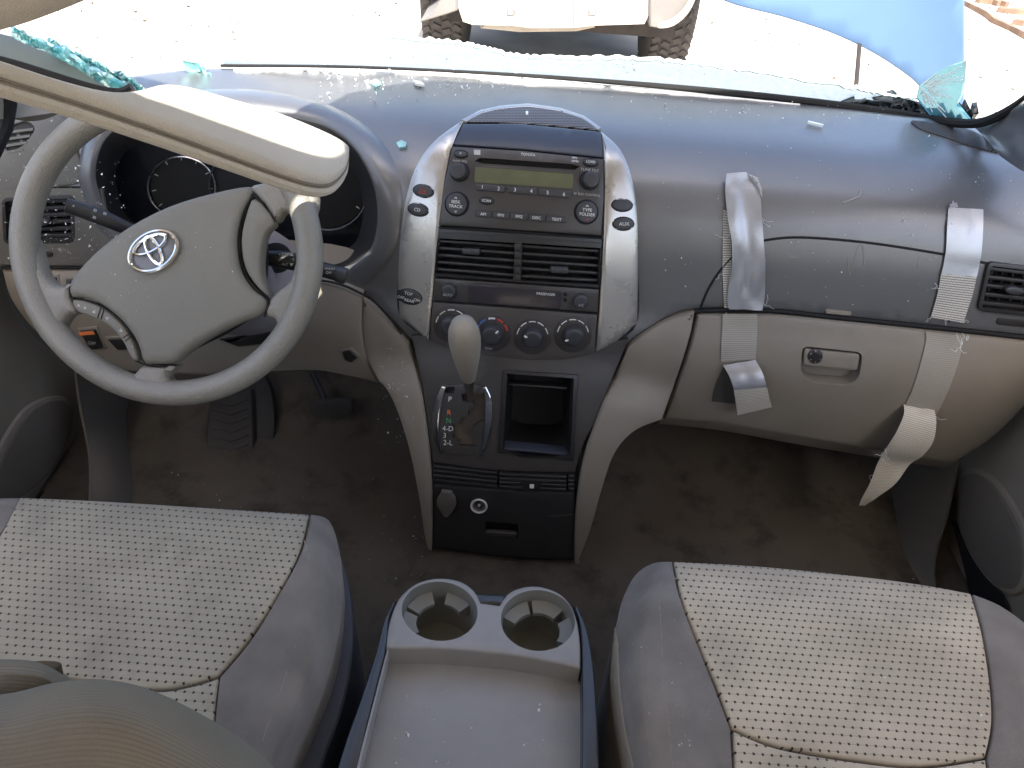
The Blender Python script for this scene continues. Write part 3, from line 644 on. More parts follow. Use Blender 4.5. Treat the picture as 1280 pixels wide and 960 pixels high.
# ---- climate display
sheet(S_stk, bx_([(543, 347), (748, 361), (746.5, 389.5), (541.5, 374)], 6), 'climate_panel', M_radio, stk, h=.0035, t=.006, bev=1.2, bh=.001, step=9)
seam(S_stk, [(541.5, 375), (650, 383), (746, 391.5)], 'trim_gap', M_seam, stk, .0008, .003)
sheet(S_stk, rr(bx_([(586, 354), (702, 362.5), (700, 385), (586, 377)], 3), 3), 'climate_display', M_clim, stk, h=.0045, t=.002, bev=1, bh=.0004, step=14)
text(S_stk, 'PASSENGER', 682, 366, 3.2, M_white, stk, 4.5, .0052)
for cx_, cy_ in ((562.5, 362), (724.5, 374.5)):
    knob(S_stk, stk, cx_, cy_, 9.5, .008, M_btn, 'push_knob', taper=.9)
    text(S_stk, 'A/C' if cx_ > 600 else 'AUTO', cx_, cy_ + 3.4, 3, M_grey, stk, 4.5, .0108)
for cx_, cy_ in ((706, 366.5), (706, 373.5)): sheet(S_stk, ell(cx_, cy_, 2.4, 2.4, 0, 12), 'indicator', M_seam, stk, h=.0048, t=.002, step=0)
# ---- climate knobs
hv = [(541.5, 376.5), (640, 384), (746, 392.5), (743, 441)] + smooth([(743, 441), (700, 449), (640, 447), (585, 439), (538, 426)], 5, False)[1:]
M_hvac = mat('climate_fascia', (.07, .062, .055), .42, var=.1, bump=.2, bscale=1200, wear=.2, wcol=(.2,.18,.15), wscale=90)
sheet(S_stk, bx_(hv, 2), 'knob_panel', M_hvac, stk, h=.003, t=.006, bev=1.5, bh=.0014, step=9)
for i, (cx_, cy_) in enumerate(((565.5, 404.5), (615.5, 415), (665.5, 419), (715.5, 416.5))):
    sheet(S_stk, ell(cx_, cy_, 23.5, 23, 0, 40), 'dial_plate', M_radio, stk, h=.0042, t=.002, bev=1.5, bh=.001, step=12)
    for a0, a1 in ((190, 215), (222, 250), (257, 283), (290, 318), (325, 350)):
        m_ = (M_white if i != 1 else (M_blue if a1 < 260 else (M_white if a1 < 290 else M_red)))
        arc = [(cx_ + 19.2 * math.cos(math.radians(a)), cy_ + 18.8 * math.sin(math.radians(a))) for a in range(a0, a1 + 1, 5)]
        sheet(S_stk, band(arc, .55 if i != 1 else 1.0), 'dial_arc', m_, stk, h=.0049, t=.0004, step=0)
    kn, P, n, R = knob(S_stk, stk, cx_, cy_, 13.5, .014, M_btn, 'climate_knob', taper=.84)
    ang = math.radians((-45, -40, 210, 165)[i])
    a_ = S_stk.p(cx_, cy_, .0) ; 
    sheet(S_stk, band([(cx_ + 7.5 * math.cos(ang), cy_ + 7.5 * math.sin(ang)), (cx_ + 11.5 * math.cos(ang), cy_ + 11.5 * math.sin(ang))], 1.0), 'knob_mark', M_white, stk, h=.0163, t=.0006, step=0)
text(S_stk, 'TEMP', 611, 434, 3, M_grey, stk, 8, .005)
# ================================================================== LOWER CONSOLE
con = thing('gear_console', 'black lower console panel with gear gate, open cubby and bottom drawer', 'console', f_cons(630, 560))
cub = rr(bx_([(633, 465), (718, 471), (714, 567), (690, 573), (650, 571), (627, 562)], 3), 2)
gate = smooth([(553, 483), (578, 478), (608, 484), (613, 515), (609, 548), (602, 568), (580, 571), (552, 564), (545, 535), (547, 505)], 4)
edgeL = smooth([(514, 420), (527, 480), (538, 555), (541, 578)], 5, False); edgeR = smooth([(719, 590), (727, 560), (741, 532), (761, 484), (786, 424)], 5, False)
up_ = edgeL + smooth([(541, 578), (600, 586), (660, 590), (719, 590)], 4, False)[1:-1] + edgeR + [(745, 430), (700, 438), (640, 436), (585, 430), (545, 418)]
sheet(S_con, up_, 'upper_panel', M_panel, con, h=0, t=.01, bev=1.5, bh=.001, holes=[cub, inset(gate, 3)], hole_t=.02, step=9)
# gear gate
slot = [(577, 492), (606, 492), (606, 525), (599, 528), (592, 533), (588, 540), (589, 547), (595, 549), (595, 558), (574, 557.5), (574, 551), (566, 547), (565, 530), (574, 529), (577, 521), (585, 520), (586, 512), (592, 509), (592, 503), (579, 501)]
M_gate = mat('gate_plate_plastic', (.05, .046, .042), .4, var=.1, bump=.1, wear=.2, wcol=(.2,.17,.14), wscale=90)
sheet(S_con, inset(gate, 2), 'gate_plate', M_gate, con, h=.002, t=.004, bev=1.5, bh=.001, holes=[slot, rr([(556.5, 482.5), (569, 483), (568, 491), (556, 490.5)], 1.5)], hole_t=.008, step=9)
sheet(S_con, inset(gate, 4), 'gate_floor', mat('gate_floor_dusty', (.09, .07, .05), .8, var=.25, bump=.3), con, h=-.006, t=.002, step=12)
sheet(S_con, rr([(556.5, 482.5), (569, 483), (568, 491), (556, 490.5)], 1.5), 'lock_button', M_dark, con, h=-.003, t=.003, step=0)
cl_ = smooth([(553, 481), (546, 496), (541, 520), (542, 545), (549, 566)], 5, False); cr_ = smooth([(608, 482), (615, 500), (614.5, 530), (609, 555), (602, 570)], 5, False)
def strip(a, b, S, name, m_, par, h=.004, t=.006, bv=1.2):
    return sheet(S, a + b[::-1], name, m_, par, h=h, t=t, bev=bv, bh=.0022, step=0)
strip(cl_, smooth([(559, 483), (554.5, 500), (551, 522), (551, 545), (554, 565)], 5, False), S_con, 'chrome_trim', M_chrome, con)
strip(smooth([(604, 484), (606.5, 500), (605.5, 530), (602, 555), (598, 567)], 5, False), cr_, S_con, 'chrome_trim', M_chrome, con)
for s_, x_, y_, m_ in (('P', 563, 498.5, M_white), ('R', 562, 515, M_orange), ('N', 561.5, 525, M_green), ('4-D', 560.5, 535, M_white), ('3', 556.5, 543.5, M_white), ('2-L', 560.5, 552.5, M_white)): text(S_con, s_, x_, y_, 6.4, m_, con, 3, .0026)
# cubby
mb = MB(); pr_ = None
for t_, q_ in ((0, cub), (.06, inset(cub, 1)), (1, inset(cub, 9))):
    c_ = mb.ring([S_con.p(x, y, -.002) + Vector((0, .075 * t_, -.02 * t_)) for x, y in q_])
    if pr_: mb.bridge(pr_, c_)
    pr_ = c_
mb.cap(pr_); mb.build('cubby', M_dark, con, 40)
cf = sheet(S_con, bx_([(629, 462), (722, 468), (717, 575), (623, 565)], 4), 'cubby_frame', M_black, con, h=.0035, t=.004, bev=1.2, bh=.0014, holes=[inset(cub, 1.5)], hole_t=.01, step=0)
sheet(S_con, bx_([(635, 481), (710, 486), (709, 488.5), (635, 483.5)], 4), 'shelf_edge', M_black, con, h=-.006, t=.02, bev=.8, bh=.001, step=0)
sheet(S_con, bx_([(630, 559), (712, 567), (711, 570), (630, 562.5)], 4), 'shelf_edge', M_navy, con, h=.001, t=.02, bev=.8, bh=.001, step=0)
# ribbed strip
for k in range(4):
    o_ = k * 6.0
    sheet(S_con, bx_([(541, 581 + o_ * .95), (622, 590 + o_ * .9), (622, 594.2 + o_ * .9), (541, 585.2 + o_ * .95)], 4), 'rib', M_black, con, h=.001, t=.006, bev=.9, bh=.002, step=0)
    sheet(S_con, bx_([(624, 590 + o_ * .85), (708, 594 + o_ * .85), (708, 598 + o_ * .85), (624, 594 + o_ * .85)], 4), 'rib', M_black, con, h=.003, t=.006, bev=.9, bh=.002, step=0)
    sheet(S_con, bx_([(710, 594 + o_ * .85), (718, 594.3 + o_ * .85), (718, 598 + o_ * .85), (710, 598 + o_ * .85)], 2), 'rib', M_black, con, h=.001, t=.006, bev=.9, bh=.002, step=0)
sheet(S_con, bx_([(541, 578), (720, 590), (718, 622), (541, 606)], 4), 'strip_back', M_dark, con, h=-.004, t=.004, step=0)
sheet(S_con, rr([(654, 599), (676, 600.5), (675, 609.5), (654, 608.5)], 2), 'lamp_window', M_seam, con, h=.0045, t=.003, step=0)
text(S_con, '▪', 665, 605, 5, M_white, con, 5, .005); sheet(S_con, rr([(662, 602.5), (667.5, 603), (667, 608), (662, 607.5)], 1), 'lamp_mark', M_white, con, h=.005, t=.0004, step=0)
# bottom drawer
low = bx_([(541, 606), (622, 613), (718, 617), (718, 698)], 4)[:12] + smooth([(718, 698), (680, 699), (630, 696), (590, 691), (541, 684)], 4, False) + [(541, 650), (541, 630)]
sheet(S_con, low, 'drawer', M_blackm, con, h=0, t=.01, bev=2, bh=.002, holes=[rr([(606, 652), (648, 655), (647, 672), (606, 670)], 2)], hole_t=.012, step=9, skirt=(0, .05, -.002))
sheet(S_con, [(600, 648), (652, 650), (652, 676), (600, 674)], 'handle_well', M_dark, con, h=-.010, t=.002, step=0)
sheet(S_con, rr([(607, 664), (646, 666.5), (645, 671), (607, 669)], 1.5), 'drawer_handle', M_panel, con, h=.001, t=.006, bev=1, bh=.001, step=0)
seam(S_con, [(686, 645), (700, 644.5), (717, 642.5)], 'panel_gap', M_grey if False else M_panel, con, .0005, .0003)
# sockets
sheet(S_con, rr([(552, 611), (566, 613), (566, 616), (570, 621), (570.5, 631), (566, 638), (560, 645), (555, 643), (552, 637), (547, 630), (547, 620), (552, 615)], 3), 'socket_cap', M_cap, con, h=.006, t=.006, bev=2, bh=.002, step=0)
P_ = [S_con.p(x, y, .003) for x, y in ell(599, 631, 9.5, 8, 8, 28)]
MB().tube(P_ + [P_[0]], .0016, 8, False).build('socket_ring', M_sock, con)
mb = MB(); a_ = mb.ring([S_con.p(x, y, .003) for x, y in ell(599, 631, 8.6, 7.2, 8, 28)]); b_ = mb.ring([S_con.p(x, y, -.0) for x, y in ell(599, 631, 7.2, 6, 8, 28)]); mb.bridge(a_, b_); mb.cap(b_); mb.build('socket_well', M_cap, con, 40)
mb = MB(); mb.tube([S_con.p(599, 631, .0), S_con.p(599, 631, .0025)], .002, 10); mb.build('socket_pin', M_sock, con)

# ---- gear lever
B0 = S_con.p(587, 499, -.004); Tp = yy(578.5, 401, .700)
lev = thing('gear_lever', 'tan egg shaped gear lever knob on a chrome neck', 'gear lever', B0)
ax = Tp - B0; Ln = ax.length
MB().lathe(B0, ax, [(.0065, 0), (.0055, Ln * .10), (.0068, Ln * .2), (.0095, Ln * .31), (.0001, Ln * .31)], 24).build('neck', M_chrome, lev)
MB().lathe(B0, ax, [(.0001, Ln * .29), (.0088, Ln * .29), (.0105, Ln * .34), (.0135, Ln * .46), (.0168, Ln * .60), (.0186, Ln * .72), (.0190, Ln * .80), (.0180, Ln * .88), (.0145, Ln * .95), (.008, Ln * .99), (.0001, Ln)], 32).build('knob', M_knob, lev, 60)
# ================================================================== STEERING WHEEL
WN = Vector((0, -math.cos(.56), math.sin(.56))); WC = Vector((-.388, .757, .963))
S_w = plane_surf(WC, WN)
whl = thing('steering_wheel', 'taupe steering wheel turned to the left with chrome emblem on its hub', 'steering wheel', WC)
we1 = Vector((1, 0, 0)); we2 = WN.cross(we1)
mb = MB(); nseg, nr_ = 96, 20; prev = None; first = None
for i in range(nseg):
    a = 2 * math.pi * i / nseg; d = we1 * math.cos(a) + we2 * math.sin(a); c_ = WC + d * .1648
    r_ = mb.ring([c_ + d * math.cos(b) * .0150 + WN * math.sin(b) * .0168 for b in [2 * math.pi * k / nr_ for k in range(nr_)]])
    if prev: mb.bridge(prev, r_)
    else: first = r_
    prev = r_
mb.bridge(prev, first); mb.build('rim', M_wheel, whl, 80)
def wsheet(q, name, m_, h, dome=0, bev=5, bh=.006, t=.02, k=3, step=8, par=whl):
    return sheet(S_w, smooth(q, k), name, m_, par, h=h, t=t, bev=bev, bh=bh, step=step, dome=dome, ang=60)
wsheet([(92, 372), (90, 352), (120, 318), (165, 284), (215, 258), (265, 242), (309, 233), (319, 242), (306, 268), (299, 300), (303, 335), (318, 360), (335, 374), (330, 392), (300, 404), (262, 424), (238, 440), (222, 453), (200, 455), (183, 452), (176, 428), (158, 402), (132, 382), (108, 373)], 'airbag_cover', M_hub, .006, dome=.011, bev=7, bh=.011)
wsheet([(95, 375), (112, 377), (134, 386), (156, 405), (171, 430), (176, 450), (167, 446), (157, 426), (140, 407), (118, 396), (101, 389)], 'switch_pod', M_hub, .008, bev=2.5, bh=.004, step=0)
wsheet([(321, 249), (345, 277), (335, 292), (329, 315), (329, 345), (339, 370), (324, 359), (309, 335), (304, 302), (310, 270)], 'side_cover', M_hub, .009, bev=3, bh=.006, step=0)
wsheet([(313, 234), (338, 225), (362, 204), (384, 215), (396, 240), (394, 268), (378, 288), (366, 271), (356, 266), (346, 278), (331, 256)], 'spoke', M_wheel, .007, bev=6, bh=.014)
wsheet([(331, 394), (337, 375), (349, 362), (363, 350), (372, 325), (392, 330), (386, 385), (355, 425), (338, 424), (345, 408), (343, 399)], 'spoke', M_wheel, .007, bev=6, bh=.014)
wsheet([(182, 456), (222, 457), (214, 465), (212, 474), (226, 484), (232, 498), (195, 503), (150, 496), (128, 478), (155, 474), (170, 465)], 'spoke', M_wheel, .007, bev=6, bh=.014)
wsheet([(93, 350), (82, 357), (66, 354), (54, 335), (44, 300), (26, 300), (26, 360), (44, 410), (64, 436), (82, 446), (76, 420), (82, 403), (90, 394), (101, 391), (92, 373)], 'spoke', M_wheel, .007, bev=6, bh=.014)
wsheet([(100, 350), (200, 262), (300, 240), (320, 270), (320, 360), (300, 400), (200, 445), (150, 390)], 'hub_core', M_blackm, -.008, bev=4, bh=.004, t=.03)
for q in ([(131, 384), (127, 397)], [(135, 386), (131, 399)], [(167, 416), (158, 422)], [(170, 419), (161, 426)]):
    sheet(S_w, band(q, .5), 'switch_gap', M_seam, whl, h=.0088, t=.0006, step=0)
for s_, x_, y_, r0 in (('^', 104, 383, 0), ('^', 112, 386, 0), ('<', 123, 390, 0), ('<', 139, 398, 20), ('>', 156, 413, 40), ('-', 171, 432, 60)):
    text(S_w, s_, x_, y_, 5.5, M_white, whl, r0, .0092)
text(S_w, 'SRS AIRBAG', 232, 371, 4.5, M_btn, whl, -22, .0165)
text(S_w, 'SRS', 238, 386, 5.5, M_btn, whl, -22, .0162)
for q in ([(318, 243), (306, 268), (300, 300), (304, 335), (318, 361), (338, 377), (332, 396)], [(91, 352), (92, 373), (109, 375), (133, 384), (158, 404), (175, 429), (183, 454)], [(172, 450), (183, 455), (200, 458), (222, 456)], [(318, 243), (331, 257), (345, 278)]): seam(S_w, q, 'hub_gap', M_seam, whl, .0011, .0045)
# emblem
S_e = Surf(lambda x, y: S_w.p(x, y, .0178))
sheet(S_e, ell(202, 315.5, 32, 23, -32, 40), 'emblem_dish', mat('emblem_recess', (.16, .16, .165), .3, bump=0), whl, h=0, t=.004, bev=1, bh=.001, step=12)
def etube(cx_, cy_, rx_, ry_, rot, r):
    P = [S_e.p(x, y, .0018) for x, y in ell(cx_, cy_, rx_, ry_, rot, 48)]
    return MB().tube(P + [P[0]], r, 8, False)
eb = etube(202, 315.5, 31, 22, -32, .0026).build('emblem', M_chrome, whl)
etube(198, 307, 21.5, 9, -28, .0022).build('emblem_oval', M_chrome, eb); etube(202, 314, 18.5, 7, 64, .0022).build('emblem_oval', M_chrome, eb)

# ---- column with its stalks
CC = S_w.p(215, 350, -.03)
col_ = thing('steering_column', 'pale column shroud behind the wheel carrying two black stalks', 'steering column', CC)
MB().lathe(S_w.p(222, 345, -.028), -WN, [(.0001, 0), (.058, 0), (.066, .02), (.070, .06), (.074, .13), (.08, .17)], 36, sx=1.25).build('shroud', M_plast, col_, 50)
mb = MB(); mb.tube([yy(82, 256, .79), yy(100, 262, .795), yy(135, 275, .80), yy(160, 286, .805), yy(200, 303, .815)], [.0082, .0090, .0092, .0082, .0075], 14); st = mb.build('light_stalk', M_black, col_)
MB().tube([yy(114, 266.5, .797), yy(118, 268, .798)], .0096, 14).build('stalk_ring', M_btn, st)
S_st = Surf(lambda x, y: yy(x, y, .786))
for s_, x_, y_ in (('o', 92, 257, ), ('ID', 119, 263), ('00', 131, 267), ('ID', 118, 272)): text(S_st, s_, x_, y_, 3.2, M_white, st, 20, 0)
mb = MB(); mb.tube([yy(330, 322, .80), yy(350, 324, .80), yy(372, 328, .80), yy(404, 337, .80), yy(426, 343, .80)], [.009, .011, .011, .0095, .0095], 14); st2 = mb.build('wiper_stalk', M_black, col_)
MB().tube([yy(421, 342, .80), yy(433, 345.5, .80)], .0102, 16).build('stalk_cap', M_btn, st2)
S_s2 = Surf(lambda x, y: yy(x, y, .786))
for s_, x_, y_, z_ in (('- OFF ▲', 358, 318, 3.6), ('◁', 366, 324, 3.2), ('- INT ▼', 358, 331, 3.6), ('WASH', 412, 336, 3.2), ('OFF', 411, 341, 3.2)): text(S_s2, s_, x_, y_, z_, M_white, st2, 3, 0)
MB().lathe(yy(346, 322, .83), Vector((.3, -1, .4)), [(.019, 0), (.019, .004), (.013, .005), (.0001, .005)], 24).build('ignition_ring', M_blackm, col_)

# ================================================================== SEATS
def seat_surface(lip, left, right, z0):
    """cushion height: rolls off towards the front lip and the outer edges"""
    def f(x, y):
        d = y - lerp_lin(lip, x); z = z0 + .018 * sstep(0, 60, d) - .012 * sstep(120, 330, d)
        dl = x - lerp_lin(left, y); dr = lerp_lin(right, y) - x
        z += .012 * math.exp(-((dl - 62) / 40) ** 2) + .012 * math.exp(-((dr - 62) / 40) ** 2)
        z -= .05 * (1 - sstep(-4, 34, dl)) + .05 * (1 - sstep(-4, 34, dr)) + .02 * (1 - sstep(-3, 14, d))
        return zz(x, y, z)
    return Surf(f)
def lerp_lin(T, v):
    if v <= T[0][0]: return T[0][1]
    for i in range(len(T) - 1):
        if v <= T[i + 1][0]: return T[i][1] + (T[i + 1][1] - T[i][1]) * (v - T[i][0]) / (T[i + 1][0] - T[i][0])
    return T[-1][1]
def suv(x, y):
    p = zz(x, y, .78); return (p.x, p.y)
def seg(*a): return smooth(list(a), 4, False)[:-1]
# passenger seat
S_p = seat_surface([(790, 704), (842, 702), (950, 709), (1080, 722), (1213, 742), (1290, 780), (1360, 830)], [(700, 800), (722, 792), (755, 776), (800, 768), (850, 765), (900, 770), (960, 780), (1080, 800)], [(740, 1420), (1080, 1400)], .765)
ps = thing('passenger_seat', 'beige passenger seat cushion with dotted fabric panel at the right', 'car seat', zz(1040, 860, .6))
SK = (0, -.01, -.20)
pan = seg((842, 703), (950, 709), (1080, 722), (1160, 733), (1213, 743)) + seg((1213, 743), (1226, 790), (1236, 850), (1239, 905), (1231, 946)) + seg((1231, 946), (1150, 957), (1060, 948), (970, 932), (915, 910)) + seg((915, 910), (897, 860), (872, 800), (852, 745), (842, 703))
sheet(S_p, pan, 'seat_panel', M_seat, ps, h=.002, t=.01, bev=3, bh=.0025, step=13, uvs=suv, ang=60)
pan2 = seg((917, 915), (970, 936), (1060, 952), (1150, 961), (1231, 950)) + seg((1231, 950), (1238, 1010), (1240, 1090)) + [(1240, 1090), (1080, 1090), (925, 1090)] + seg((925, 1090), (920, 990), (917, 915))
sheet(S_p, pan2, 'seat_panel', M_seat, ps, h=.002, t=.01, bev=3, bh=.0025, step=14, uvs=suv, ang=60)
bl = seg((840, 702), (816, 704), (793, 720), (776, 755), (768, 800), (765, 850), (770, 905), (781, 960), (800, 1090)) + [(800, 1090), (922, 1090)] + seg((922, 1090), (917, 985), (913, 912)) + seg((913, 912), (894, 862), (869, 800), (849, 745), (840, 702))
sheet(S_p, bl, 'bolster', M_bolst, ps, h=.001, t=.01, bev=2.5, bh=.002, step=10, skirt=SK, ang=60)
br = seg((1216, 743), (1250, 757), (1290, 786), (1345, 835)) + [(1345, 835), (1400, 1090), (1243, 1090)] + seg((1243, 1090), (1240, 1000), (1234, 950)) + seg((1234, 950), (1242, 905), (1239, 850), (1229, 790), (1216, 743))
sheet(S_p, br, 'bolster', M_bolst, ps, h=.001, t=.01, bev=2.5, bh=.002, step=12, skirt=SK, ang=60)
seam(S_p, [(846, 722), (826, 745), (827, 800), (829, 860), (838, 930), (850, 1080)], 'stitch_line', M_piping, ps, .0008, .0002)
sheet(S_p, seg((770, 785), (764, 850), (768, 905), (780, 975), (798, 1090)) + [(798, 1090), (822, 1090)] + seg((822, 1090), (800, 985), (784, 915), (776, 850), (775, 800)), 'edge_piping', M_piping, ps, h=.003, t=.006, bev=2, bh=.002, step=0, skirt=(0, 0, -.03))
sheet(S_p, seg((842, 702), (900, 705), (1000, 712), (1100, 724), (1216, 742)) + [(1216, 742), (1212, 748), (1100, 731), (1000, 719), (900, 712), (846, 709)], 'front_face', M_seat, ps, h=-.003, t=.004, step=0, skirt=(0, -.01, -.2), uvs=suv)
# driver seat
S_d = seat_surface([(-60, 620), (25, 622), (120, 626), (250, 634), (387, 643), (430, 665)], [(600, -130), (1100, -150)], [(640, 400), (660, 417), (690, 425), (735, 429), (790, 424), (850, 410), (915, 386), (960, 366), (1090, 330)], .765)
ds = thing('driver_seat', 'beige driver seat cushion with dotted fabric and worn grey bolster, below the wheel', 'car seat', zz(200, 760, .6))
pan = seg((25, 623), (120, 627), (250, 635), (386, 644)) + seg((386, 644), (374, 690), (345, 745), (310, 800), (272, 845)) + seg((272, 845), (235, 856), (190, 861), (100, 850), (-60, 825)) + [(-60, 825)] + seg((-60, 780), (-30, 720), (2, 668), (25, 623))
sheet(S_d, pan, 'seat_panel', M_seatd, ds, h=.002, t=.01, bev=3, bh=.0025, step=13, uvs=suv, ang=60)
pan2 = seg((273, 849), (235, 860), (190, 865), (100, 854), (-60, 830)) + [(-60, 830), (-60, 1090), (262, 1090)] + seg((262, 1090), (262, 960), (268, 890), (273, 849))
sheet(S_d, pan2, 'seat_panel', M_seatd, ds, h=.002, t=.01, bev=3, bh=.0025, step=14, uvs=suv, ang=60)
br = seg((389, 643), (412, 651), (425, 690), (429, 735), (424, 790), (410, 850), (386, 915), (366, 960), (330, 1090)) + [(330, 1090), (264, 1090)] + seg((264, 1090), (264, 960), (270, 890), (275, 847)) + seg((275, 847), (313, 802), (348, 745), (377, 690), (389, 643))
sheet(S_d, br, 'bolster', M_bolst, ds, h=.001, t=.01, bev=2.5, bh=.002, step=9, skirt=(0, 0, -.05), ang=60)
seam(S_d, [(380, 676), (386, 700), (380, 760), (362, 830), (345, 880), (328, 930), (320, 1000)], 'stitch_line', M_piping, ds, .0008, .0002)
sheet(S_d, [(-60, 622), (25, 621), (20, 640), (0, 668), (-30, 718), (-60, 760)], 'bolster', M_bolst, ds, h=0, t=.01, bev=3, bh=.003, step=12, skirt=SK)
sheet(S_d, seg((25, 622), (120, 626), (250, 634), (389, 643)) + [(389, 643), (386, 650), (250, 641), (120, 633), (22, 629)], 'front_face', M_seatd, ds, h=-.003, t=.004, step=0, skirt=(0, -.01, -.2), uvs=suv)
S_dl = Surf(lambda x, y: zz(x, y, .70))
sheet(S_dl, seg((416, 668), (432, 712), (439, 745), (442, 795), (437, 850), (424, 900), (402, 960), (360, 1090)) + [(360, 1090), (330, 1090)] + seg((330, 1090), (366, 960), (392, 900), (412, 840), (424, 770), (416, 668)), 'side_shield', M_seatpl, ds, h=0, t=.01, bev=4, bh=.006, step=0, skirt=(.005, 0, -.2))
# driver seat back shoulder close to the camera
def srow(P, Yv): return [yy(x, y, Yv + dy) for x, y, dy in P]
sb = patch([srow([(-40, 830, 0), (0, 824, 0), (50, 828, 0), (85, 846, -.005), (105, 868, -.01)], .262), srow([(-40, 850, 0), (0, 842, 0), (50, 846, 0), (78, 862, 0), (95, 880, 0)], .235), srow([(-40, 960, 0), (0, 960, 0), (50, 960, 0), (70, 960, 0), (90, 960, 0)], .21)], 'backrest_lobe', M_back, ds, 5, 5, t=.03)
R0 = [(-40, 872, .0), (15, 866, 0), (70, 853, 0), (125, 849, 0), (185, 861, 0), (250, 892, 0), (305, 926, 0), (352, 968, 0), (385, 1010, 0)]
R1 = [(-40, 890, 0), (15, 884, 0), (72, 870, 0), (126, 866, 0), (180, 877, 0), (240, 905, 0), (292, 938, 0), (338, 980, 0), (365, 1020, 0)]
R2 = [(-40, 930, 0), (15, 926, 0), (72, 915, 0), (124, 912, 0), (172, 922, 0), (225, 945, 0), (270, 970, 0), (305, 1000, 0), (330, 1040, 0)]
R3 = [(-40, 1050, 0), (15, 1050, 0), (72, 1050, 0), (120, 1050, 0), (160, 1050, 0), (200, 1050, 0), (235, 1055, 0), (265, 1065, 0), (290, 1080, 0)]
patch([srow([(x, y + 10, 0) for x, y, _ in R0], .25), srow(R0, .222), srow(R1, .196), srow(R2, .172), srow(R3, .14)], 'backrest_shoulder', M_back, ds, 6, 6, t=.02, ang=80)

for sc, X0_, X1_, z1_ in ((ds, -.62, -.13, 1.0), (ps, .16, .66, .98)):
    mb = MB(); pr_ = None
    for X_, k_ in ((X0_, .75), (X0_ + .02, .92), (X0_ + .07, 1), (X1_ - .07, 1), (X1_ - .02, .92), (X1_, .75)):
        r_ = mb.ring([(X_, Y_, .86 + (z_ - .86) * k_) for Y_, z_ in smooth([(.10, .72), (.115, .85), (.08, z1_ - .03), (.03, z1_), (-.05, z1_ + .01), (-.12, z1_ - .04), (-.12, .72)], 3)])
        if pr_: mb.bridge(pr_, r_)
        else: mb.cap(r_)
        pr_ = r_
    mb.cap(pr_[::-1]); mb.build('backrest', M_bolst, sc, 60)
# ================================================================== FLOOR CONSOLE BETWEEN THE SEATS
S_t = Surf(lambda x, y: zz(x, y, .752))
fc = thing('floor_console', 'taupe tray with two round cup holders standing between the seats', 'cup holder console', zz(600, 860, .5))
cupL = ell(549.5, 767, 47.5, 37, 5, 40); cupR = ell(672, 778.5, 46.5, 38, 5, 40)
top = seg((483, 813), (484, 795), (489, 773), (499, 750), (520, 732), (546, 725), (573, 728), (592, 740), (601, 756)) + [(601, 756), (624, 759)] + seg((624, 759), (634, 745), (650, 737), (672, 735), (697, 743), (714, 760), (722, 783), (725, 812), (725, 838)) + seg((725, 838), (650, 823), (560, 814), (483, 813))
M_deck = M_tray
sheet(S_t, top, 'cup_deck', M_tray, fc, h=.004, t=.01, bev=2.5, bh=.003, holes=[cupL, cupR], hole_t=.004, step=9, skirt=(0, 0, -.27), ang=50)
for q in (cupL, cupR):
    mb = MB(); prev = None; cx_ = sum(p[0] for p in q) / len(q); cy_ = sum(p[1] for p in q) / len(q)
    for dz, sc_ in ((0, 1.0), (-.006, .985), (-.03, .97), (-.062, .92), (-.066, .86)):
        C0 = S_t.p(cx_, cy_, .004)
        r_ = mb.ring([C0 + (S_t.p(x, y, .004) - C0) * sc_ + Vector((0, 0, dz)) for x, y in q])
        if prev: mb.bridge(prev, r_)
        prev = r_
    mb.cap(prev); mb.build('cup_well', M_cup, fc, 40)
    for a0, a1 in (((150, 200), (208, 262), (282, 330)) if cx_ < 600 else ((205, 255), (262, 318), (335, 390))):
        ctr = S_t.p(cx_, cy_, -.012)
        def arc(sc_, dz): return [ctr + (S_t.p(cx_ + 46.5 * math.cos(math.radians(a)), cy_ + 37 * math.sin(math.radians(a)), -.012) - ctr) * sc_ + Vector((0, 0, dz)) for a in range(a0, a1 + 1, 5)]
        mb = MB(); A = mb.ring(arc(.99, 0)); B = mb.ring(arc(.64, -.004)); B2 = mb.ring(arc(.64, -.009)); A2 = mb.ring(arc(.99, -.022))
        mb.bridge(A, B, False); mb.bridge(B, B2, False); mb.bridge(B2, A2, False)
        mb.f.append((A[0], B[0], B2[0], A2[0])); mb.f.append((A[-1], A2[-1], B2[-1], B[-1])); mb.build('cup_flap', M_cup, fc, 40)
S_tl = Surf(lambda x, y: zz(x, y, .728))
sheet(S_tl, [(476, 822), (560, 830), (650, 838), (730, 852), (730, 960), (724, 1110), (400, 1110), (444, 960)], 'tray_floor', M_tray, fc, h=0, t=.006, step=16)
railL = smooth([(497, 752), (487, 775), (483, 812), (466, 880), (449, 950), (415, 1110)], 4, False); railLo = smooth([(488, 758), (479, 778), (470, 815), (449, 880), (425, 950), (380, 1110)], 4, False)
sheet(S_t, railL + railLo[::-1], 'side_rail', M_rail, fc, h=.003, t=.01, bev=3, bh=.003, step=0, skirt=(-.015, 0, -.28), ang=70)
railR = smooth([(716, 758), (725, 785), (727, 850), (727, 960), (722, 1110)], 4, False); railRo = smooth([(724, 763), (735, 792), (744, 850), (749, 960), (750, 1110)], 4, False)
sheet(S_t, railR + railRo[::-1], 'side_rail', M_rail, fc, h=.003, t=.01, bev=3, bh=.003, step=0, skirt=(.015, 0, -.28), ang=70)
sheet(S_t, [(484, 813), (486, 812), (452, 950), (418, 1110), (413, 1110), (448, 950)], 'tray_lip', M_chrome if False else M_tray, fc, h=.0015, t=.02, bev=.5, step=0)
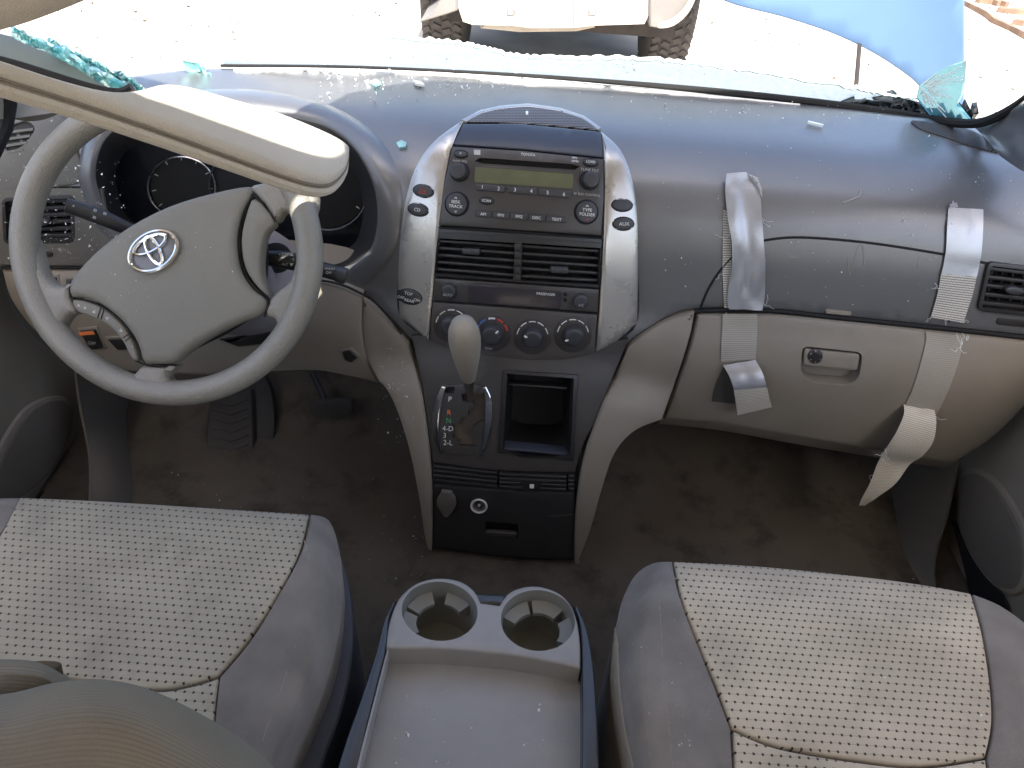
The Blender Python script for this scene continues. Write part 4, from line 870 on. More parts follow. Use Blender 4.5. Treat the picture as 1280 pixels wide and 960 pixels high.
sheet(Surf(lambda x, y: zz(x, y, .735)), [(594, 741), (632, 742), (630, 757), (598, 755)], 'console_front', M_rail, fc, h=0, t=.01, bev=3, bh=.004, step=0, skirt=(0, .03, -.27))
# ================================================================== CABIN SHELL
def wgrid(rows, name, m_, parent=None, **k): return patch([[Vector(p) for p in r] for r in rows], name, m_, parent, **k)
X4 = (-.8, -.45, -.15, .15, .45, .8)
def rn(s): return random.uniform(-s, s)
fl = wgrid([[(x, Y, z + rn(.006)) for x in [-.8 + i * .1 for i in range(17)]] for Y, z in ((-.5, .455), (-.2, .455), (0, .455), (.2, .455), (.4, .455), (.6, .455), (.75, .457), (.88, .46), (.98, .475), (1.07, .53), (1.16, .61), (1.21, .70), (1.235, .80), (1.245, .88), (1.25, .935))], 'carpet_floor', M_carpet, None, ku=2, kv=2, t=.02)
fl['kind'] = 'structure'
# dark damp patches of lint on the carpet
# pedals
S_fp = plane_surf(yy(300, 545, .965), (0, -.72, .69))
pk = thing('parking_brake_pedal', 'wide black ribbed foot pedal left of the brake', 'pedal', S_fp.p(300, 545))
sheet(S_fp, smooth([(263, 500), (272, 478), (325, 466), (342, 505), (341, 560), (332, 590), (318, 602), (262, 600), (250, 590), (256, 540)], 4), 'base_plate', M_blackm, pk, h=0, t=.02, bev=3, bh=.004, step=0)
sheet(S_fp, rr([(266, 498), (318, 486), (320, 592), (261, 587)], 5), 'pedal_pad', M_pedal, pk, h=.014, t=.014, bev=3, bh=.003, step=0)
for k in range(8):
    y = 504 + k * 11
    sheet(S_fp, band([(269, y - 3), (292, y + 3.5), (314, y - 5)], 1.5), 'pad_rib', M_pedal, pk, h=.0165, t=.004, bev=.6, bh=.001, step=0)
bp_ = thing('brake_pedal', 'small worn rubber brake pedal hanging under the dashboard', 'pedal', yy(413, 510, 1.0))
S_bp = plane_surf(yy(413, 512, .99), (0, -.85, .5))
sheet(S_bp, rr([(387, 500), (439, 498), (441, 514), (431, 524), (396, 525), (385, 514)], 4), 'pedal_pad', M_pedal, bp_, h=0, t=.012, bev=2, bh=.003, step=0)
for i in range(5):
    for j in range(2): sheet(S_bp, ell(396 + i * 8.5, 506 + j * 9, 2.6, 2.6, 0, 8), 'pad_stud', M_pedal, bp_, h=.002, t=.004, step=0)
MB().tube([yy(391, 466, 1.06), yy(400, 486, 1.03), yy(408, 505, 1.0)], .006, 8).build('pedal_arm', M_blackm, bp_)
M_kick = mat('kick_panel_plastic', (.12, .11, .095), .7, spec=.3, var=.1, bump=.3)
# kick panels (fixed trim in front of the doors)
kl = patch([[yy(x, y, Yv) for x, y, Yv in r] for r in (((92, 440, .90), (130, 450, .95), (170, 452, 1.02), (205, 455, 1.12)), ((100, 500, .89), (135, 510, .95), (170, 515, 1.03), (195, 520, 1.13)), ((112, 570, .84), (140, 575, .86), (168, 580, .90), (190, 585, .96)), ((112, 650, .72), (142, 655, .74), (172, 658, .77), (196, 655, .82)), ((110, 740, .62), (142, 745, .64), (172, 748, .67), (198, 745, .70)))], 'kick_panel', M_kick, None, 5, 5)
tag(kl, 'curved grey kick panel in the footwell beside the driver door', 'trim panel')
kr = patch([[yy(x, y, Yv) for x, y, Yv in r] for r in (((1082, 552, 1.12), (1120, 560, 1.02), (1160, 570, .95), (1196, 574, .90)), ((1088, 630, .99), (1115, 637, .93), (1148, 640, .88), (1185, 636, .85)), ((1096, 700, .86), (1120, 706, .82), (1146, 712, .79), (1166, 715, .77)), ((1112, 790, .72), (1138, 800, .70), (1160, 810, .68), (1190, 815, .67)))], 'kick_panel', M_kick, None, 5, 5)
tag(kr, 'curved grey kick panel in the footwell beside the passenger door', 'trim panel')
# ---- doors
for side, X0 in ((-1, -.735), (1, .765)):
    S_x = Surf(lambda x, y, X0=X0: xx(x, y, X0))
    nm = 'driver' if side < 0 else 'passenger'
    dr = thing('front_door', 'taupe %s door trim with oval speaker and map pocket, %s' % (nm, 'left of the steering wheel' if side < 0 else 'right of the glove box'), 'car door', (X0, .5, .7))
    e = side
    if side > 0: dq = [(1330, 440), (1300, 478), (1268, 516), (1235, 550), (1197, 576), (1191, 600), (1186, 622), (1165, 643), (1156, 690), (1160, 740), (1182, 800), (1300, 1050), (1560, 1050), (1560, 440)]
    else: dq = [(-260, 330), (2, 332), (8, 358), (34, 408), (72, 442), (103, 464), (106, 500), (113, 532), (122, 557), (127, 592), (122, 645), (40, 850), (-260, 850)]
    sheet(S_x, smooth(dq, 4), 'door_panel', M_door, dr, h=0, t=.012, bev=5, bh=.006, step=20, ang=60)
    wgrid([[(X0 + e * .016, Y_, z) for Y_ in (1.02, .6, .2, -.5, -1.6)] for z in (.40, .7, .96)], 'inner_liner', M_door, dr, ku=2, kv=2, t=.008)
    wgrid([[(e * .83, Y_, z * q_) for Y_, q_ in ((1.32, .78), (1.0, .9), (.85, 1), (.2, 1), (-.5, 1), (-1.6, 1))] for z in (.15, .5, .99)], 'outer_skin', M_body, dr, ku=2, kv=2, t=.01)
    wgrid([[(e * xx_, Y_, z) for Y_ in (1.1, .6, 0, -.6, -1.6)] for xx_, z in ((.74, .94), (.77, .985), (.83, .99))], 'sill_top', M_door, dr, ku=2, kv=2, t=.01)
    if side > 0: sp = [(1197, 625), (1198, 603), (1213, 591), (1236, 598), (1262, 630), (1279, 668), (1283, 705), (1276, 733), (1262, 738), (1240, 724), (1216, 690), (1202, 655)]; pk_ = [(1193, 650), (1200, 662), (1215, 695), (1235, 724), (1256, 744), (1262, 770), (1225, 770), (1208, 710)]
    else: sp = [(87, 520), (80, 502), (62, 501), (35, 514), (12, 545), (-6, 585), (-16, 625), (0, 632), (26, 620), (55, 595), (78, 560)]; pk_ = [(90, 563), (94, 572), (86, 592), (66, 624), (60, 640), (30, 640), (58, 608), (76, 584)]
    S_q = Surf(lambda x, y, X0=X0, e=e: xx(x, y, X0 - e * .004))
    sheet(S_q, smooth(inset(sp, -5), 4), 'speaker_surround', M_door, dr, h=.003, t=.006, bev=5, bh=.005, step=0)
    sheet(S_q, smooth(sp, 4), 'speaker_grille', M_spk, dr, h=.003, t=.003, bev=3, bh=.002, step=0, dome=.004)
    sheet(S_q, smooth(pk_, 3), 'pocket_gap', M_seam, dr, h=.004, t=.003, step=0)
# ---- pillars and roof
ap = patch([[yy(1213, 156, 1.075), yy(1238, 153, 1.03), yy(1262, 139, .98), yy(1290, 117, .92), yy(1345, 66, .84), (.607, .79, 1.27), (.60, .66, 1.60)], [yy(1222, 163, 1.05), yy(1246, 163, 1.0), yy(1274, 152, .95), yy(1303, 135, .89), yy(1360, 90, .82), (.63, .77, 1.26), (.625, .65, 1.60)], [yy(1238, 180, .99), yy(1262, 190, .955), yy(1290, 195, .91), (.69, .83, 1.09), (.69, .79, 1.15), (.685, .75, 1.26), (.67, .63, 1.60)], [yy(1250, 195, .97), yy(1275, 212, .93), yy(1310, 230, .88), (.74, .79, 1.04), (.74, .76, 1.12), (.73, .72, 1.24), (.70, .60, 1.60)]], 'pillar_trim', M_pad, None, 5, 5, t=.01, ang=70)
tag(ap, 'grey windshield pillar trim at the passenger corner of the dashboard', 'pillar trim')
al = patch([[yy(112, 112, 1.0), yy(70, 102, .96), yy(30, 92, .92), yy(-30, 75, .85)], [yy(112, 125, .97), yy(70, 125, .93), yy(30, 120, .89), yy(-30, 110, .82)], [yy(100, 136, .95), yy(60, 142, .90), yy(15, 148, .86), yy(-30, 150, .80)]], 'pillar_trim', M_door, None, 5, 5, t=.01, ang=70)
tag(al, 'beige windshield pillar trim at the driver corner beside the small oval vent', 'pillar trim')
mb = MB(); mb.tube([yy(11, 90, .87), yy(12, 130, .86), yy(7, 160, .85), yy(-12, 200, .82)], .008, 8); g_ = mb.build('door_seal', M_seam); tag(g_, 'black rubber door seal strip at the left edge beside the pillar', 'door seal')
rf = thing('car_roof', 'beige cloth headliner hanging in from the roof over the driver', 'car roof', (0, -.4, 1.6))
# roof skin; the hole over the driver is added, shaped to let sun onto the visor
ro = [(-.76, .68), (-.52, .70), (-.42, .66), (-.37, .60), (-.27, .60), (-.22, .685), (-.1, .735), (.1, .742), (.3, .765), (.5, .79), (.62, .80), (.76, .80), (.80, .0), (.80, -1.6), (-.80, -1.6), (-.80, .0)]  # front edge cut back where sun should fall on the dash top
A_, B_, C_ = yy(0, 101, .45), yy(404, 240, .61), yy(300, 124, .67)
S_v = plane_surf(A_, (B_ - A_).cross(C_ - A_) * (1 if (B_ - A_).cross(C_ - A_).z > 0 else -1))
hole = []
for x, y in smooth([(150, 124), (200, 142), (300, 176), (365, 198), (400, 206), (418, 202), (430, 188), (424, 168), (400, 152), (350, 132), (290, 114), (240, 104), (190, 100), (160, 104)], 2):
    P_ = S_v.p(x, y, .002); P_ = P_ + SUNDIR * ((1.63 - P_.z) / SUNDIR.z); hole.append((P_.x, P_.y))
mb = MB(); 
for z0_, z1_ in ((1.60, 1.64),):
    fill2d(mb, None, ro, [hole], .2, lambda x, y: Vector((x, y, z0_ + .02 * (1 - (x / .8) ** 2)))); fill2d(mb, None, ro, [hole], .2, lambda x, y: Vector((x, y, z1_ + .02 * (1 - (x / .8) ** 2))))
    mb.bridge(mb.ring([(x, y, z0_ + .02 * (1 - (x / .8) ** 2)) for x, y in ro]), mb.ring([(x, y, z1_ + .02 * (1 - (x / .8) ** 2)) for x, y in ro]))
mb.build('roof_skin', M_head, rf)
patch([[yy(-60, 56, .40), yy(0, 38, .40), yy(34, 28, .40), yy(80, 11, .40), yy(125, -8, .40), yy(175, -30, .40)], [yy(-60, 30, .38), yy(0, 12, .38), yy(34, 2, .38), yy(80, -12, .38), yy(131, -40, .38), yy(175, -60, .38)], [(-.46, .30, 1.60), (-.43, .28, 1.60), (-.40, .27, 1.60), (-.37, .26, 1.60), (-.35, .25, 1.60), (-.33, .24, 1.60)]], 'headliner_flap', M_head, rf, 5, 1, t=.004, ang=70)
for sx in (-1, 1):
    for a, b in (((.70, .86, 1.10), (.64, .68, 1.62)), ((.76, -.12, .95), (.66, -.12, 1.62)), ((.76, -1.4, .95), (.66, -1.4, 1.62))):
        if b[1] > .5: continue
        MB().tube([Vector((a[0] * sx, a[1], a[2])), Vector((b[0] * sx, b[1], b[2]))], .03, 10).build('roof_pillar', M_head, rf)
wgrid([[(x, -1.62, z) for x in (-.75, -.3, .3, .75)] for z in (.4, .7, 1.0, 1.3, 1.62)], 'rear_panel', M_door, rf, ku=2, kv=2)

# ================================================================== SUN VISOR
vz_ = thing('sun_visor', 'beige cloth sun visor hanging loose over the steering wheel in bright sun', 'sun visor', yy(300, 190, .58))
L_ = [(-40, 88, .43), (0, 101, .45), (100, 134, .49), (200, 169, .53), (300, 207, .57), (370, 233, .60), (404, 240, .61), (428, 233, .615), (437, 215, .62)]
T_ = [(-40, 62, .52), (0, 74, .54), (100, 97, .59), (200, 104, .64), (300, 124, .68), (370, 142, .71), (404, 156, .72), (430, 172, .715), (438, 186, .70)]
near = [(-70, 66), (0, 89), (100, 121), (200, 156), (300, 193), (365, 217), (400, 226), (420, 223), (434, 208), (438, 192), (437, 182), (426, 173), (400, 160), (350, 140), (290, 122), (240, 108), (205, 104), (170, 112), (130, 112), (60, 94), (-70, 52)]
sheet(S_v, smooth(near, 4), 'visor_board', M_visor, vz_, h=.002, t=.014, bev=7, bh=.006, step=10, ang=80)
MB().tube([S_v.p(x, y + 1, -.0045) for x, y in smooth(near[:11], 5, False)], .0013, 6).build('piping', M_back, vz_)
MB().tube([S_v.p(x, y + 2, -.011) for x, y in smooth(near[:11], 5, False)], .0045, 8).build('edge_roll', M_visor, vz_)
M_ext = mat('pale_green_grey_trim', (.27, .30, .26), .5, var=.08, bump=.1)
S_x2 = plane_surf(yy(60, 80, .60), (0, -.5, .86))
sheet(S_x2, smooth([(-70, 28), (20, 44), (80, 66), (130, 88), (158, 99), (167, 107), (158, 114), (130, 111), (80, 98), (0, 76), (-70, 60)], 4), 'extension_panel', M_ext, vz_, h=0, t=.012, bev=4, bh=.004, step=0, ang=80)
MB().tube([yy(x, y, .555) for x, y in smooth([(-40, 64), (20, 79), (80, 98), (125, 111), (150, 114), (164, 108)], 4, False)], .0025, 6).build('panel_gap', M_blackm, vz_)

# ================================================================== WINDSHIELD REMAINS
def crumpled(pts, wd, Yv, name, m_, label, jit=3, n=3, seed=1):
    random.seed(seed); mid = smooth([(x, y, Yv) for x, y in pts], n, False); rows = []
    for k in (-1, -.3, .4, 1): rows.append([yy(x + rn(jit), y + k * wd + rn(jit), Y_ + rn(.012)) for x, y, Y_ in mid])
    mb = MB(); P = None
    for r in rows:
        q = mb.ring(r)
        if P: mb.bridge(P, q, False)
        P = q
    P = None
    for r in rows:
        q = mb.ring([p + Vector((0, .003, -.003)) for p in r])
        if P: mb.bridge(P, q, False)
        P = q
    o = mb.build(name, m_, None, 10); tag(o, label, 'broken glass'); return o
crumpled([(14, 36), (40, 50), (80, 68), (120, 92), (158, 110)], 7, .575, 'glass_shred', M_glass, 'crumpled turquoise glass shred draped behind the sun visor at top left', 1.8, 6, 3)
crumpled([(95, 72), (125, 84), (150, 95), (168, 106)], 5, .60, 'glass_shred', M_glass, 'short turquoise glass shred curling round the end of the loose panel', 3, 3, 4)
crumpled([(60, 52), (100, 72), (140, 92), (175, 112), (185, 126)], 6, .60, 'glass_shred', M_glass, 'long turquoise glass shred running along the top of the visor', 1.6, 8, 8)
crumpled([(215, 72), (240, 78), (258, 92), (262, 106)], 9, 1.10, 'glass_shred', M_glass, 'greenish glass remnant at the driver end of the windshield base', 4, 3, 5)
random.seed(11)
ws = thing('windshield_remnant', 'ragged white crazed strip of windshield glass standing along the dashboard base', 'broken windshield', (0, 1.15, 1.1))
S_ws = Surf(lambda x, y: yy(x, y, 1.165 - (96 - vv(x, y)) * .0009))
up = smooth([(272, 66), (360, 46), (440, 41), (500, 48), (560, 53), (600, 60), (645, 70), (700, 73), (780, 73), (860, 79), (950, 91), (1050, 107), (1110, 118), (1146, 122)], 14, False)
up = [(x, y + rn(1.6)) for x, y in up]
dn = smooth([(1148, 141), (1120, 139), (1000, 124), (850, 109), (650, 93), (450, 83), (280, 81)], 8, False)
sheet(S_ws, up + dn, 'crazed_pane', M_glassw, ws, h=0, t=.005, step=9, ang=20)
mb = MB()
for i in range(0, len(up) - 1):
    if up[i][0] > 480: mb.tube([S_ws.p(up[i][0], up[i][1], 0), S_ws.p(up[i + 1][0], up[i + 1][1], 0)], .0022, 5)
e_ = mb.build('broken_edge', M_edge, ws)
mb = MB(); gl = smooth([(276, 82), (450, 84), (650, 94), (850, 110), (1000, 126), (1120, 142), (1180, 152), (1220, 154), (1250, 144), (1285, 120), (1345, 68)], 6, False)
Ys = [1.13 if x < 1150 else 1.13 - (x - 1150) * .0013 for x, y in gl]
mb.tube([yy(x, y, q) for (x, y), q in zip(gl, Ys)], [.0022 + .0042 * sstep(500, 1150, x) - .002 * sstep(1230, 1300, x) for x, y in gl], 8)
gs = mb.build('windshield_gasket', M_seam); tag(gs, 'black rubber gasket line between dashboard and windshield opening', 'gasket')
# cracked corner pane
cp_ = thing('cracked_pane', 'upright blue green cracked glass corner at the far end of the windshield', 'broken glass', yy(1180, 110, 1.12))
S_cp = Surf(lambda x, y: yy(x, y, 1.13 - (x - 1150) * .0009))
co = [(1147, 122), (1150, 106), (1160, 99), (1172, 90), (1186, 82), (1198, 79), (1207, 76), (1206, 100), (1203, 118), (1197, 130), (1214, 151), (1190, 148), (1165, 144)]
sheet(S_cp, co, 'pane', M_glint, cp_, h=.003, t=.005, step=0)
mb = MB(); random.seed(5)
for k in range(26):
    a = random.uniform(-.95, 1.35); r0 = random.uniform(0, 14); r1 = random.uniform(28, 66); ox, oy = 1152, 108
    q = [(ox + r * math.cos(a) + rn(.6), oy + r * math.sin(a) * .8 + rn(.6)) for r in (r0, (r0 + r1) / 2, r1)]
    q = [p for p in q if inside(p, co)]
    if len(q) > 1: mb.tube([S_cp.p(x, y, .004) for x, y in q], .0006, 4)
for k in range(22):
    x, y = random.uniform(1150, 1175), random.uniform(98, 130)
    if inside((x, y), co): mb.tube([S_cp.p(x, y, .004), S_cp.p(x + rn(7), y + rn(6), .004)], .0006, 4)
mb.build('crack_lines', M_frag, cp_)
random.seed(9); tq = [(x + rn(2.5), y + rn(2)) for x, y in smooth([(1062, 130), (1090, 125), (1140, 127), (1175, 131), (1208, 134), (1222, 141), (1208, 150), (1150, 148), (1090, 139)], 4)]
pl = sheet(Surf(lambda x, y: yy(x, y, 1.15 + .005 * math.sin(x * .9) * math.sin(y * .7 + x * .2))), tq, 'torn_trim', mat('torn_trim_dark', (.02, .03, .035), .3, var=.4, bump=.6, bscale=120), None, h=.004, t=.02, bev=1.5, bh=.003, step=4, ang=20)
tag(pl, 'dark crumpled strip of torn cowl trim below the cracked corner pane', 'debris')
# own bonnet beyond the windshield
hd = wgrid([[(x, Y_, z - .05 * (x / .8) ** 2 + rn(.006)) for x in (-.8, -.5, -.2, .1, .4, .7)] for Y_, z in ((1.2, .99), (1.35, .985), (1.5, .965), (1.62, .935), (1.70, .88), (1.72, .70))], 'car_bonnet', M_body, None, ku=4, kv=4, t=.01)
tag(hd, 'short pale bonnet just beyond the broken windshield', 'car bonnet')

# ================================================================== DUCT TAPE
def tape(pts, name, m_, par, lift=.0015, wav=.0012, seed=0, t=.0006, S=S_dash, kv=5, tex=1.0, curl=None):
    random.seed(seed); rows = []
    for i, (l, r) in enumerate(pts):
        c = [(l[0] + (r[0] - l[0]) * k / 4, l[1] + (r[1] - l[1]) * k / 4) for k in range(5)]
        rows.append([S.p(x, y, lift + abs(rn(wav)) + (curl[i] if curl else 0)) for x, y in c])
    return patch(rows, name, m_, par, 3, kv, t=t, ang=60)
def threads(par, pts, seed, S=S_dash, n=12, ln=14):
    random.seed(seed); mb = MB()
    for k in range(n):
        x, y = random.choice(pts); a = random.uniform(0, 6.28); P = [(x, y)]
        for j in range(4): a += rn(.9); P.append((P[-1][0] + math.cos(a) * ln / 4, P[-1][1] + math.sin(a) * ln / 4))
        mb.tube([S.p(px, py, .0025 + .002 * math.sin(j)) for j, (px, py) in enumerate(smooth(P, 3, False))], .00028, 4)
    return mb.build('loose_threads', M_frag, par)
def tthing(label, x, y): return thing('duct_tape_strip', label, 'duct tape', f_dash(x, y), 'duct tape strips on the passenger dashboard')
t1 = tthing('twisted silver duct tape strip left of the airbag door, upper piece', 930, 300)
tape([((905, 223), (930, 221)), ((905, 235), (938, 228)), ((906, 250), (948, 245)), ((908, 275), (950, 270)), ((912, 300), (952, 295)), ((913, 330), (954, 325)), ((910, 355), (955, 352)), ((908, 372), (954, 370)), ((910, 384), (951, 385))], 'tape_band', M_tape, t1, .0035, .004, 2, curl=[.004, .001, 0, .002, .004, .003, .001, 0, .001])
tape([((930, 221), (944, 226)), ((938, 228), (949, 240)), ((944, 234), (950, 250))], 'folded_corner', M_tapem, t1, .008, .002, 3)
tape([((904, 262), (909, 264)), ((903, 300), (913, 300)), ((903, 340), (914, 340)), ((905, 384), (912, 384))], 'weave_edge', M_tapem, t1, .0015, .0005, 3)
threads(t1, [(952, 320), (956, 325), (905, 300), (904, 340), (952, 275), (955, 380)], 4)
t2 = tthing('short duct tape piece below the first strip, on the glove box, its end curled', 925, 450)
tape([((902, 390), (945, 390)), ((901, 410), (945, 410)), ((900, 430), (944, 430)), ((900, 449), (943, 446))], 'residue', M_resid, t2, .0075, .0006, 5)
tape([((903, 456), (914, 452)), ((896, 470), (916, 470)), ((891, 485), (918, 488)), ((889, 497), (918, 500))], 'adhesive_patch', M_resd, t2, .0072, .0003, 6)
tape([((902, 452), (942, 446)), ((908, 459), (948, 455)), ((913, 470), (953, 467)), ((917, 485), (957, 480)), ((919, 502), (960, 492))], 'curled_end', M_tape, t2, .009, .0012, 7, curl=[0, .012, .018, .016, .012])
tape([((913, 471), (953, 468)), ((916, 485), (957, 481)), ((919, 503), (961, 493))], 'weave_end', M_tapeb, t2, .0105, .0005, 8, curl=[.018, .0165, .0135])
threads(t2, [(920, 502), (940, 500), (890, 498), (905, 400), (944, 420)], 9, n=9, ln=12)
t3 = tthing('flat silver duct tape strip beside the passenger air vent, its lower half bare weave', 1200, 330)
tape([((1184, 260), (1227, 263)), ((1182, 285), (1227, 288)), ((1181, 310), (1225, 314)), ((1178, 330), (1222, 334)), ((1175, 342), (1219, 345))], 'tape_band', M_tape, t3, .0028, .0012, 10)
tape([((1183, 258), (1192, 256)), ((1184, 262), (1193, 261))], 'folded_corner', M_tape, t3, .007, .001, 11)
tape([((1175, 341), (1219, 345)), ((1172, 360), (1215, 365)), ((1167, 380), (1208, 386)), ((1162, 395), (1203, 402))], 'weave_band', M_tapem, t3, .003, .0008, 12)
threads(t3, [(1162, 396), (1180, 398), (1204, 401), (1183, 280), (1172, 360)], 13, n=8, ln=8)
t4 = tthing('long duct tape strip over the glove box with a hanging twisted tail', 1150, 500)
tape([((1154, 412), (1199, 417)), ((1154, 424), (1199, 430)), ((1148, 450), (1193, 455)), ((1139, 480), (1182, 485)), ((1129, 503), (1169, 513))], 'residue', M_resid, t4, .0075, .0006, 14)
S_hang = Surf(lambda x, y: yy(x, y, lerp_lin([(500, .853), (530, .835), (560, .83), (600, .84), (640, .85)], y) - .012))
tape([((1130, 503), (1169, 513)), ((1127, 516), (1167, 527)), ((1118, 535), (1163, 548)), ((1108, 556), (1151, 568)), ((1098, 578), (1138, 583)), ((1086, 600), (1118, 600)), ((1076, 618), (1096, 617)), ((1073, 628), (1079, 629))], 'hanging_tail', M_tapeb, t4, 0, .004, 15, S=S_hang, curl=[-.006, .004, .007, .002, -.004, .003, .006, .002])
threads(t4, [(1106, 560), (1100, 572), (1092, 590), (1168, 520), (1116, 540), (1200, 430), (1150, 450)], 16, S=S_hang, n=14, ln=16)

# ================================================================== BROKEN GLASS CRUMBS AND DUST
def crumbs(S, regions, n, r0, r1, name, label, seed, h=.001, m_=None):
    random.seed(seed); mb = MB()
    while n > 0:
        x0, y0, x1, y1 = random.choice(regions); x, y = random.uniform(x0, x1), random.uniform(y0, y1)
        r = r0 * (r1 / r0) ** (random.random() ** 2.5); P = S.p(x, y, h + r * .5)
        q = [mb.add(P + Vector((rn(r), rn(r), rn(r)))) for _ in range(4)]
        for f in ((0, 1, 2), (0, 1, 3), (0, 2, 3), (1, 2, 3)): mb.f.append(tuple(q[i] for i in f))
        n -= 1
    o = mb.build(name, m_ or M_frag, None, 5, 'stuff'); tag(o, label, 'glass crumbs'); return o
crumbs(S_dash, [(820, 130, 1270, 260), (1120, 170, 1275, 300), (480, 100, 800, 130), (830, 250, 1200, 380)], 260, .0005, .0018, 'glass_crumbs', 'tiny glass crumbs scattered over the passenger side dashboard top', 21)
crumbs(S_dash, [(0, 120, 100, 330), (30, 180, 130, 320), (60, 200, 160, 300)], 380, .0006, .0024, 'glass_crumbs', 'glass dust and crumbs on the driver end of the dashboard', 22, h=.008)
crumbs(S_dash, [(400, 88, 500, 130), (500, 90, 700, 112), (800, 108, 1100, 150)], 240, .001, .0045, 'glass_crumbs', 'glass bits along the foot of the windshield', 23)
crumbs(S_leg, [(470, 420, 520, 560), (480, 440, 510, 500)], 70, .0005, .0018, 'glass_crumbs', 'few glass crumbs on the curved leg left of the console', 24, h=.007)
crumbs(S_tl, [(450, 850, 720, 955)], 60, .0005, .0022, 'glass_crumbs', 'few glass crumbs lying in the tray', 25)
crumbs(S_w, [(150, 280, 300, 390), (100, 330, 200, 400)], 45, .0004, .0012, 'glass_crumbs', 'tiny glass crumbs on the steering wheel hub', 26, h=.016)
crumbs(S_ws, [(290, 60, 600, 90), (600, 78, 900, 98)], 160, .001, .004, 'glass_crumbs', 'glass crumbs caught on the windshield strip', 27)
crumbs(S_p, [(860, 720, 1230, 940), (780, 740, 860, 940)], 50, .0005, .0016, 'glass_crumbs', 'sparse glass crumbs on the passenger seat', 28, h=.003)
crumbs(Surf(lambda x, y: zz(x, y, .465)), [(440, 640, 560, 740), (150, 590, 540, 640)], 60, .0006, .0018, 'glass_crumbs', 'few crumbs on the driver footwell carpet', 29)
random.seed(77)  # pale powder sheets whiten the strip of dash that the sun lights
for q0, lb in (([(497, 90.5), (560, 92.5), (650, 98.5), (760, 107), (850, 115.5), (1000, 131)], 'white band of glass powder along the windshield base above the radio, painted in for the sunlit strip'), ([(292, 88), (340, 87), (400, 87.5), (470, 89.5)], 'white glass powder at the windshield base above the cluster hood, painted in for the sunlit strip')):
    a_ = smooth(q0, 10, False); lo_ = [(x, y + .5 + (4 + 2.5 * math.sin(x * .031) + rn(1.3)) * min(1, 3 * min(i, len(a_) - 1 - i) / len(a_))) for i, (x, y) in enumerate(a_)]
    o_ = sheet(S_dash, a_ + lo_[::-1], 'sun_strip_powder', M_sunpowder, None, h=.0016, t=.002, bev=.4, bh=.0008, step=5, kind='stuff'); tag(o_, lb, 'sunlit powder strip')
def shard(S, q, label, h=.002, m_=None):
    o = sheet(S, q, 'glass_shard', m_ or M_glass, None, h=h + .003, t=.003, step=0); tag(o, label, 'glass shard'); return o
shard(S_dash, [(497, 181), (503, 178), (509, 181), (508, 186), (500, 187)], 'small turquoise glass shard on the dashboard left of the silver bezel')
shard(S_dash, [(463, 106), (471, 103), (477, 107), (470, 111)], 'pale glass shard near the windshield above the cluster hood')
shard(S_dash, [(1009, 155), (1028, 159.6), (1027.6, 161), (1008.6, 156.4)], 'thin white glass sliver on the dashboard above the first tape', m_=M_frag)
shard(S_dash, [(516, 104), (526, 106), (531, 110), (520, 109)], 'flat pale glass shard at the windshield base above the radio', m_=M_frag)
sheet(S_stk, [(657, 143), (660, 143), (660, 146.5), (657, 146.5)], 'glass_shard', M_frag, None, h=.0045, t=.002, step=0); tag(bpy.context.scene.objects['glass_shard.004'], 'tiny bright glass chip on the speaker grille above the radio', 'glass shard')
seam(S_dash, [(1053, 254), (1066, 249), (1074, 245), (1076, 237)], 'scuff', M_tray, dash, .0013, .0002)
for q in ([(985, 318), (990, 322), (998, 321)], [(1060, 322), (1062, 345), (1072, 310), (1078, 308), (1080, 330)], [(1150, 318), (1160, 324), (1165, 326)], [(1148, 322), (1147, 335)]): seam(S_dash, q, 'scratch', M_tray, dash, .0004, .0003, 3)

# ================================================================== OUTSIDE
g = MB(); fill2d(g, None, [(-90, -60), (90, -60), (90, 140), (-90, 140)], [], 12, lambda x, y: Vector((x, y, 0)))
go = g.build('ground', M_ground); go['kind'] = 'structure'
if go.data.polygons[0].normal.z < 0:
    go.data.flip_normals()
random.seed(31); mb = MB()
for i in range(2600):
    Y_ = random.uniform(3.0, 12); X_ = random.uniform(-.75, .75) * Y_ * .95
    if -1.0 < X_ < 1.3 and 4.2 < Y_ < 8: continue
    r = random.uniform(.003, .016); P = Vector((X_, Y_, r * .3)); q = [mb.add(P + Vector((rn(r) * 1.5, rn(r), rn(r) * .6))) for _ in range(5)]
    for f in ((0, 1, 2), (0, 1, 3), (0, 2, 4), (1, 2, 3), (1, 2, 4), (0, 3, 4)): mb.f.append(tuple(q[k] for k in f))
so_ = mb.build('small_stones', M_stone, None, 5, 'stuff'); tag(so_, 'small stones and crumbs strewn over the sunlit ground', 'stones')
# ---- white pickup, nose towards us
TX = .10; TY = 4.2
tr = thing('pickup_truck', 'white pickup truck with chunky tyres parked nose towards the car', 'pickup truck', (TX + .03, TY + 1, 0))
S_b = Surf(lambda x, y: yy(x, y, TY + .0008 * abs(x - 710)))
def extr(S, q, name, m_, h=0, dY=.3, bev=2, bh=.02, par=tr, step=0, holes=()): return sheet(S, q, name, m_, par, h=h, t=.02, bev=bev, bh=bh, step=step, skirt=(0, dY, 0), holes=holes)
extr(S_b, [(571, -60), (571, 8), (578, 28), (590, 32), (640, 33), (661, 36), (716, 36), (742, 33), (806, 31), (812, 20), (812, -60)], 'bumper', M_truck)
for x_ in (639, 739):
    b_ = extr(S_b, rr([(x_ - 5, 10), (x_ + 6, 9.5), (x_ + 6, 19), (x_ - 5, 20)], 2), 'bumper_pad', M_flare, h=.02, dY=.03, bev=1.5, bh=.01)
    sheet(S_b, [(x_ - 2.5, 12), (x_ + 3, 12), (x_ + 3, 17), (x_ - 2.5, 17)], 'pad_hole', M_ringchr, b_, h=.024, t=.003, step=0)
